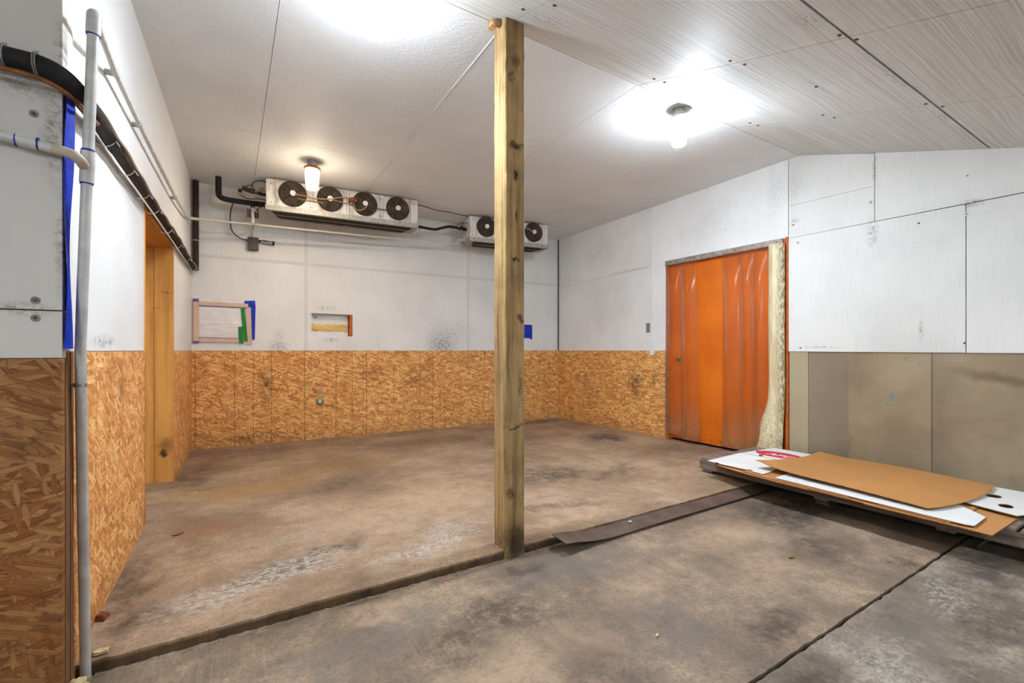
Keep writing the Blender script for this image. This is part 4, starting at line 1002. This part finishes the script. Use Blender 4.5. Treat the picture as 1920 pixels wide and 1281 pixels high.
def wire(off, zoff, amp, ph, mat, label):
    pts = []
    for k in range(60):
        y = 2.44 + (6.64 - 2.44) * k / 59
        x = -.40 - .029 * (6.8 - y) + .064 + off
        pts.append((x, y, 2.183 + zoff + amp * math.sin(k * 1.1 + ph) + .008 * math.sin(k * .23)))
    g = G(); g.tube(pts, .005, 6, 1); return tag(mk('cable', g, mat, None, True), label, 'cable', 'cables strapped to the pipe')
wire(.016, .012, .006, 0, 'cable', 'tan cable strapped along the insulated pipe on the left wall')
wire(.018, -.004, .006, 1.4, 'cable_dark', 'dark cable strapped along the insulated pipe on the left wall')
for (y, tl) in ((2.72, .6), (3.12, .4), (3.55, -.2), (3.9, .2), (4.5, .1), (5.1, .2), (5.8, 0), (6.45, .1)):
    x = -.40 - .029 * (6.8 - y) + .03
    g = G(); g.ring((x, y, 2.19), (.0, 1, tl * .3), .046, .0022, 20, 5); g.tube(bt([(x + .046, y, 2.175), (x + .062, y - .01, 2.15)]), .0025, 5)
    mk('cable_tie', g, 'clip', ib, True)
g = G(); g.tube(bt([(-.46, 2.42, 2.215), (-.46, 2.6, 2.235), (-.47, 2.85, 2.235), (-.48, 3.05, 2.215)]), .0016, 5, 2)
mk('loose_wire', g, 'cable_white', ib, True)

# ------------------------------------------------------------------ tape, plates and fittings on the walls
def tape_wave(u, v):
    z = 1.225 + u * .915
    w = .032 + .006 * math.sin(u * 9) + (.012 if u > .93 else 0)
    y = 2.193 + v * w * 1.7
    x = -.496 + .010 * math.sin(v * math.pi) + .006 * math.sin(u * 7 + v * 3) + .004 * math.sin(v * 9 + u * 2)
    return (x, y, z)
g = G(); g.grid(tape_wave, 50, 8, (.0012, 0, 0))
tag(mk('blue_tape_strip', g, 'blue_tape', None, True), 'long wrinkled blue masking tape strip on the partition corner', 'tape')

tp = thing('taped_patch', back(-.06, 1.30, .005), 'plastic sheet patch framed with peach and green tape on rear wall', 'taped patch')
def pl(u, v):
    x = -.385 + u * .655; z = 1.30 + v * .545 + (.03 * math.sin(u * math.pi) if v == 1 else 0)
    return back(x, z, .004 + .010 * math.sin(u * math.pi) * math.sin(v * math.pi) + .002 * math.sin(u * 23 + v * 11))
g = G(); g.grid(pl, 30, 20); mk('plastic_sheet', g, 'sheet', tp, True)
def tape(a0, z0, a1, z1, w, mat, d=.012, name='tape_strip'):
    dx, dz = a1 - a0, z1 - z0; l = math.hypot(dx, dz); nx, nz = -dz / l * w / 2, dx / l * w / 2
    return mk(name, G().prism([(a0 + nx, z0 + nz), (a1 + nx, z1 + nz), (a1 - nx, z1 - nz), (a0 - nx, z0 - nz)], back, d, d + .0012), mat, tp)
tape(-.355, 1.305, -.355, 1.855, .062, 'lilac_tape', .0135)
tape(-.352, 1.335, -.352, 1.815, .058, 'peach_tape', .0150)
tape(-.33, 1.792, .20, 1.785, .056, 'lilac_tape', .0135)
tape(-.32, 1.800, .20, 1.793, .048, 'peach_tape', .0165)
tape(-.33, 1.352, .16, 1.343, .060, 'lilac_tape', .0135)
tape(-.32, 1.348, .16, 1.340, .050, 'peach_tape', .0165)
tape(.245, 1.36, .255, 1.80, .058, 'blue_tape', .0135)
tape(.16, 1.815, .28, 1.825, .075, 'blue_tape', .0150)
tape(.218, 1.295, .205, 1.765, .052, 'peach_tape', .0180)
tape(.175, 1.335, .140, 1.755, .044, 'green_tape', .0195)
tape(.125, 1.305, .115, 1.52, .046, 'green_tape', .0215)

bp = thing('blue_tape_patch', back(4.43, 1.42, .004), 'small blue tape patch on rear wall just right of the post', 'tape')
for (a0, a1, z0, z1, d) in ((4.30, 4.475, 1.43, 1.665, .004), (4.36, 4.492, 1.445, 1.655, .0055), (4.45, 4.49, 1.41, 1.45, .007)):
    mk('tape_strip', pbox(back, a0, a1, z0, z1, d, d + .0012), 'blue_tape', bp)
fs_ = mk('blue_floor_tape', G().prism([(4.80, 6.548), (5.0, 6.539), (5.0, 6.515), (4.80, 6.522)], lambda a, b, d: Vector((a, b, d)), .0012, .0028), 'blue_tape')
tag(fs_, 'thin blue tape scrap on the floor in the rear right corner', 'tape')

cap = thing('wall_cap', back(1.057, .47, .01), 'round grey cap with yellow sticker on the rear strand board', 'wall cap')
nb = back(0, 0, 1) - back(0, 0, 0)
mk('cap_disc', G().lathe(back(1.057, .522, .006), nb, [(.052, 0), (.052, .008), (.044, .016), (.036, .017), (.030, .010)], 26), 'galv', cap, True)
mk('yellow_sticker', pbox(back, 1.035, 1.08, .520, .548, .0165, .0185), plain('yellow sticker', (222, 204, 40), .5), cap)
mk('blue_sticker', pbox(back, 1.040, 1.075, .497, .519, .0165, .0180), plain('pale sticker', (176, 196, 206), .5), cap)
nr = right(0, 0, 1) - right(0, 0, 0)
pltt = thing('switch_plate', right(4.509, 1.472, .002), 'small grey switch plate on the right wall left of the door', 'switch plate')
mk('cover', pbox(right, 4.470, 4.548, 1.473, 1.61, .001, .008), 'grey_plate', pltt, bevel=.003)
for z in (1.505, 1.578): mk('screw', G().lathe(right(4.509, z, .008), nr, [(.005, 0), (.004, .002)], 8), 'screw', pltt, True)
mk('toggle', pbox(right, 4.503, 4.515, 1.532, 1.551, .008, .016), 'washer', pltt, bevel=.002)
tag(mk('white_batten', pbox(right, 4.405, 4.462, 1.150, 3.24, .0065, .024), 'foam_right_rear', None, bevel=.003), 'white vertical batten on the right wall beside the grey plate', 'batten')
tag(mk('corner_strip', G().tube([back(5.035, 1.22, .02), back(5.035, 3.21, .02)], .008, 6), 'dark', None), 'dark joint strip up the rear right corner', 'joint strip')

# ------------------------------------------------------------------ steel plate on the step
def steel(u, v):
    x = 1.775 + u * 3.1
    lift = math.exp(-((x - 1.775) / .22) ** 2)
    zf = -.010 + .036 * lift; zn = -.034 + .052 * lift
    yf = 2.376; yn = 2.238 + .02 * min(1, (x - 1.775) / 2) - .018 * lift
    return (x, yf + (yn - yf) * v, zf + (zn - zf) * v + .002 * math.sin(x * 5))
g = G(); g.grid(steel, 60, 4, (0, 0, -.004))
tag(mk('steel_plate', g, 'plate', None, True), 'long narrow rusty steel plate lying over the floor step', 'steel plate')

# ------------------------------------------------------------------ pallet and cardboard
pal = thing('pallet', (4.55, 1.6, -.055), 'long weathered grey pallet under the cardboard sheets', 'pallet')
X0, X1, Y0, Y1 = 4.02, 5.0, .25, 2.91
ny = 11
for k in range(ny):
    a = Y0 + (Y1 - Y0) * k / ny; b = a + (Y1 - Y0) / ny - .022
    mk('deck_board', G().box((X0 + rnd.uniform(-.01, .01), a, .122), (X1, b, .142 + rnd.uniform(-.002, .002))), 'pallet', pal, bevel=.003)
for x in (X0 + .005, 4.52, X1 - .045):
    mk('stringer', G().box((x, Y0 + .02, .034), (x + .04, Y1 - .005, .121)), 'pallet', pal, bevel=.004)
for y in (Y0 + .05, 1.0, 1.75, Y1 - .14):
    mk('bottom_board', G().box((X0 + .01, y, .014), (X1, y + .1, .033)), 'pallet', pal, bevel=.003)
for (x, y, zb) in ((4.25, 2.5, 0.0), (4.85, 2.5, 0.0), (4.25, 1.85, -.057), (4.85, 1.85, -.057), (4.25, .40, -.057), (4.85, .40, -.057)):
    mk('support_block', G().box((x - .08, y - .05, zb), (x + .08, y + .05, .0135)), 'pallet', pal, bevel=.004)

def sheet(name, poly, z, th, mat, label, cat, holes=(), grp=None, edge='kraft_edge'):
    o = mk(name, poly_holes(poly, list(holes), z, z + th), mat)
    o.data.materials.append(M[edge])
    for p in o.data.polygons:
        if abs(p.normal.z) < .5 or p.normal.z < -.5: p.material_index = 1
    return tag(o, label, cat, grp)
def oval(cx, cy, a, b, ang=0.0, n=18):
    return [(cx + a * math.cos(t) * math.cos(ang) - b * math.sin(t) * math.sin(ang), cy + a * math.cos(t) * math.sin(ang) + b * math.sin(t) * math.cos(ang)) for t in [2 * math.pi * i / n for i in range(n)]]
GC = 'flattened cardboard on the pallet'
sheet('cardboard_sheet', [(3.86, 2.60), (3.80, 2.29), (3.775, 2.0), (3.775, 1.78), (3.79, 1.76), (3.78, 1.42), (3.76, 1.40), (3.755, .90), (3.744, .774), (4.26, .765), (4.98, .76), (4.98, 2.58)], .144, .006, 'kraft', 'lowest kraft sheet of the cardboard stack on the pallet', 'cardboard', grp=GC)
sheet('cardboard_sheet', [(3.835, 2.33), (3.80, 2.10), (3.795, 1.52), (3.815, 1.50), (3.81, 1.35), (3.79, 1.33), (3.772, .96), (4.6, .95), (4.7, 2.3)], .151, .006, 'kraft', 'second kraft sheet of the stack, showing only its front edge', 'cardboard', grp=GC)
A = sheet('cardboard_sheet', [(3.876, 2.712), (4.43, 2.742), (5.00, 2.69), (5.01, 2.12), (4.32, 2.10), (4.19, 2.205), (3.985, 2.170), (3.855, 2.168), (3.868, 2.275), (3.905, 2.285), (3.905, 2.315), (3.875, 2.325), (3.868, 2.59), (3.895, 2.60), (3.895, 2.63), (3.873, 2.635)], .1585, .007, 'card_white', 'white cardboard sheet with red oval emblem at the far end', 'cardboard', grp=GC)
zt = .1658
mk('red_emblem', G().prism(oval(4.70, 2.475, .135, .225, .05, 40), lambda a, b, d: Vector((a, b, d)), zt - .0003, zt + .0006), 'red', A)
mk('emblem_ring', G().prism(oval(4.70, 2.705, .010, .012, 0, 14), lambda a, b, d: Vector((a, b, d)), zt - .0003, zt + .0008), 'red', A)
cu = bpy.data.curves.new('emblem_text', 'FONT'); cu.body = 'AFC'; cu.size = .12; cu.shear = .25; cu.extrude = .0003; cu.offset = .004; cu.space_character = 1.12; cu.align_x = 'CENTER'; cu.align_y = 'CENTER'
tmp = bpy.data.objects.new('emblem_text', cu); COL.objects.link(tmp)
dg = bpy.context.evaluated_depsgraph_get()
me = bpy.data.meshes.new_from_object(tmp.evaluated_get(dg)); bpy.data.objects.remove(tmp); bpy.data.curves.remove(cu)
me.materials.clear(); me.materials.append(M['white_print']); me.name = 'emblem_letters'
lt = bpy.data.objects.new('emblem_letters', me); link(lt, A, (4.675, 2.462, zt + .0012)); lt.rotation_euler = (0, 0, -math.pi / 2)
g = G().prism([(4.470, 2.735), (4.477, 2.735), (4.483, 2.34), (4.475, 2.34)], lambda a, b, d: Vector((a, b, d)), zt - .0003, zt + .0005); mk('fold_crease', g, 'kraft_edge', A)
mk('torn_tab', G().prism(oval(4.506, 2.551, .022, .02, 0, 8), lambda a, b, d: Vector((a, b, d)), zt, zt + .010), 'kraft_edge', A)
sheet('cardboard_sheet', [(3.835, 2.055), (4.10, 2.07), (4.30, 1.95), (4.30, 1.12), (4.235, 1.03), (4.065, .866), (3.80, .860), (3.785, .90), (3.79, 1.12)], .158, .007, 'card_white', 'long white cardboard sheet with a cut corner under the top kraft sheet', 'cardboard', grp=GC)
sheet('cardboard_sheet', [(4.305, 1.028), (4.915, 1.40), (4.99, 1.40), (4.985, .55), (4.60, .60), (4.235, .765)] if False else [(4.303, 1.026), (4.32, 1.5), (4.99, 1.5), (4.985, .60), (4.62, .63), (4.232, .764)], .1655, .007, 'card_white', 'white cardboard sheet with two oval hand holes at the right end', 'cardboard', holes=(oval(4.665, .955, .055, .040, .1), oval(4.435, .852, .055, .036, .1)), grp=GC)
# top sheet: curved kraft board
def top_sheet(u, v):        # u along the length from far (y 2.3) to near (y 1.05); v across from the front edge to the wall
    x0 = 4.00 + (3.885 - 4.00) * u; x1 = 4.965 + (4.91 - 4.965) * u
    x = x0 + (x1 - x0) * v
    y = (2.315 + (2.235 - 2.315) * v) + ((1.10 + (1.00 - 1.10) * v ** .6) - (2.315 + (2.235 - 2.315) * v)) * u
    y += -.045 * math.sin(v * math.pi) * u ** 6
    z = .182 + .012 * math.sin(u * math.pi) + .030 * math.exp(-(u / .10) ** 2) * (1 - .4 * v) + .022 * (1 - v) ** 3 * math.exp(-(u / .22) ** 2) + .012 * v
    if u < .12: y -= .075 * (1 - u / .12) * math.sin(v * math.pi)
    return (x, y, z)
g = G(); g.grid(top_sheet, 48, 16, (0, 0, .005))
tag(mk('cardboard_sheet', g, 'kraft', None, True), 'large curled kraft cardboard sheet on top of the stack', 'cardboard', GC)

# ------------------------------------------------------------------ litter on the floor
def leaf(x, y, z, s, ang, mat, label, cat='leaf', name='dry_leaf', curl=.3):
    def fn(u, v):
        w = math.sin(min(1, u * 1.05) * math.pi) ** .7 * .45 + .02
        a = (u - .5) * 2 * s; b = (v - .5) * 2 * w * s
        return (x + a * math.cos(ang) - b * math.sin(ang), y + a * math.sin(ang) + b * math.cos(ang), z + .002 + s * curl * ((v - .5) ** 2 * 2 + (u - .5) ** 2))
    g = G(); g.grid(fn, 8, 6, (0, 0, .001)); return tag(mk(name, g, mat, None, True), label, cat, 'litter on the floor')
leaf(-.285, 3.63, floor_h(-.285, 3.63), .032, .3, 'leaf', 'curled dry leaf on the rear floor near the doorway')
leaf(2.93, 1.47, -.055, .026, -.2, 'leaf', 'pale dry leaf in the middle of the front floor')
leaf(1.62, 1.385, -.055, .014, .4, 'foam_raw', 'tiny tan crumb on the front floor below the post')
leaf(2.0, 2.22, -.055, .02, 1.0, 'leaf', 'small leaf lying against the steel plate') if False else None
leaf(1.03, 2.335, -.050, .014, .5, 'pink', 'small pink scrap at the foot of the floor step', 'scrap', 'pink_scrap', .15)
leaf(2.44, 2.33, -.016, .022, .2, 'clip', 'crumpled pale scrap on the rusty steel plate', 'scrap', 'paper_scrap', .5)
leaf(.80, 3.45, .0, .012, .9, 'foam_raw', 'tiny tan crumb in the middle of the rear floor', 'scrap', 'foam_crumb')
leaf(4.05, 5.1, .0, .025, .2, 'leaf', 'dark leaf on the rear floor towards the corner')
leaf(4.35, 3.55, .0, .03, .7, 'leaf', 'dry leaf on the rear floor in front of the orange door')
g = G().hexa([(-.515, 2.715, .0), (-.48, 2.70, .0), (-.465, 2.75, .0), (-.50, 2.77, .0)], [(-.512, 2.72, .03), (-.482, 2.71, .026), (-.47, 2.745, .024), (-.50, 2.76, .028)])
tag(mk('brick_scrap', g, 'brick', None, bevel=.004), 'small red brown chunk against the left strand board', 'scrap')
def lump(name, c, r, mat, label, seed, sq=(1, 1, .7)):
    rr = random.Random(seed); bm = bmesh.new(); bmesh.ops.create_icosphere(bm, subdivisions=3, radius=1)
    ph = [rr.uniform(0, 6) for _ in range(6)]
    for v in bm.verts:
        k = 1 + .22 * math.sin(v.co.x * 5 + ph[0]) * math.sin(v.co.y * 5 + ph[1]) + .18 * math.sin(v.co.z * 7 + ph[2]) + rr.uniform(-.05, .05)
        v.co = Vector((v.co.x * sq[0], v.co.y * sq[1], v.co.z * sq[2])) * k * r
    bm.verts.index_update(); vs_ = [v.co + Vector(c) for v in bm.verts]; fs2 = [tuple(v.index for v in f.verts) for f in bm.faces]; bm.free()
    mz = min(v.z for v in vs_); vs_ = [v - Vector((0, 0, mz - c[2])) for v in vs_]
    return tag(mk(name, (vs_, fs2), mat, None, True), label, 'foam')
lump('foam_chunk', (-.475, 2.262, -.055), .030, 'sprayfoam', 'lump of yellow spray foam at the foot of the grey pipe', 3, (.9, 1.0, .9))
lump('foam_chunk', (-.440, 2.425, .0), .016, 'sprayfoam', 'small yellow foam blob on the slab edge behind the pipe', 5, (1.5, 1, .6))
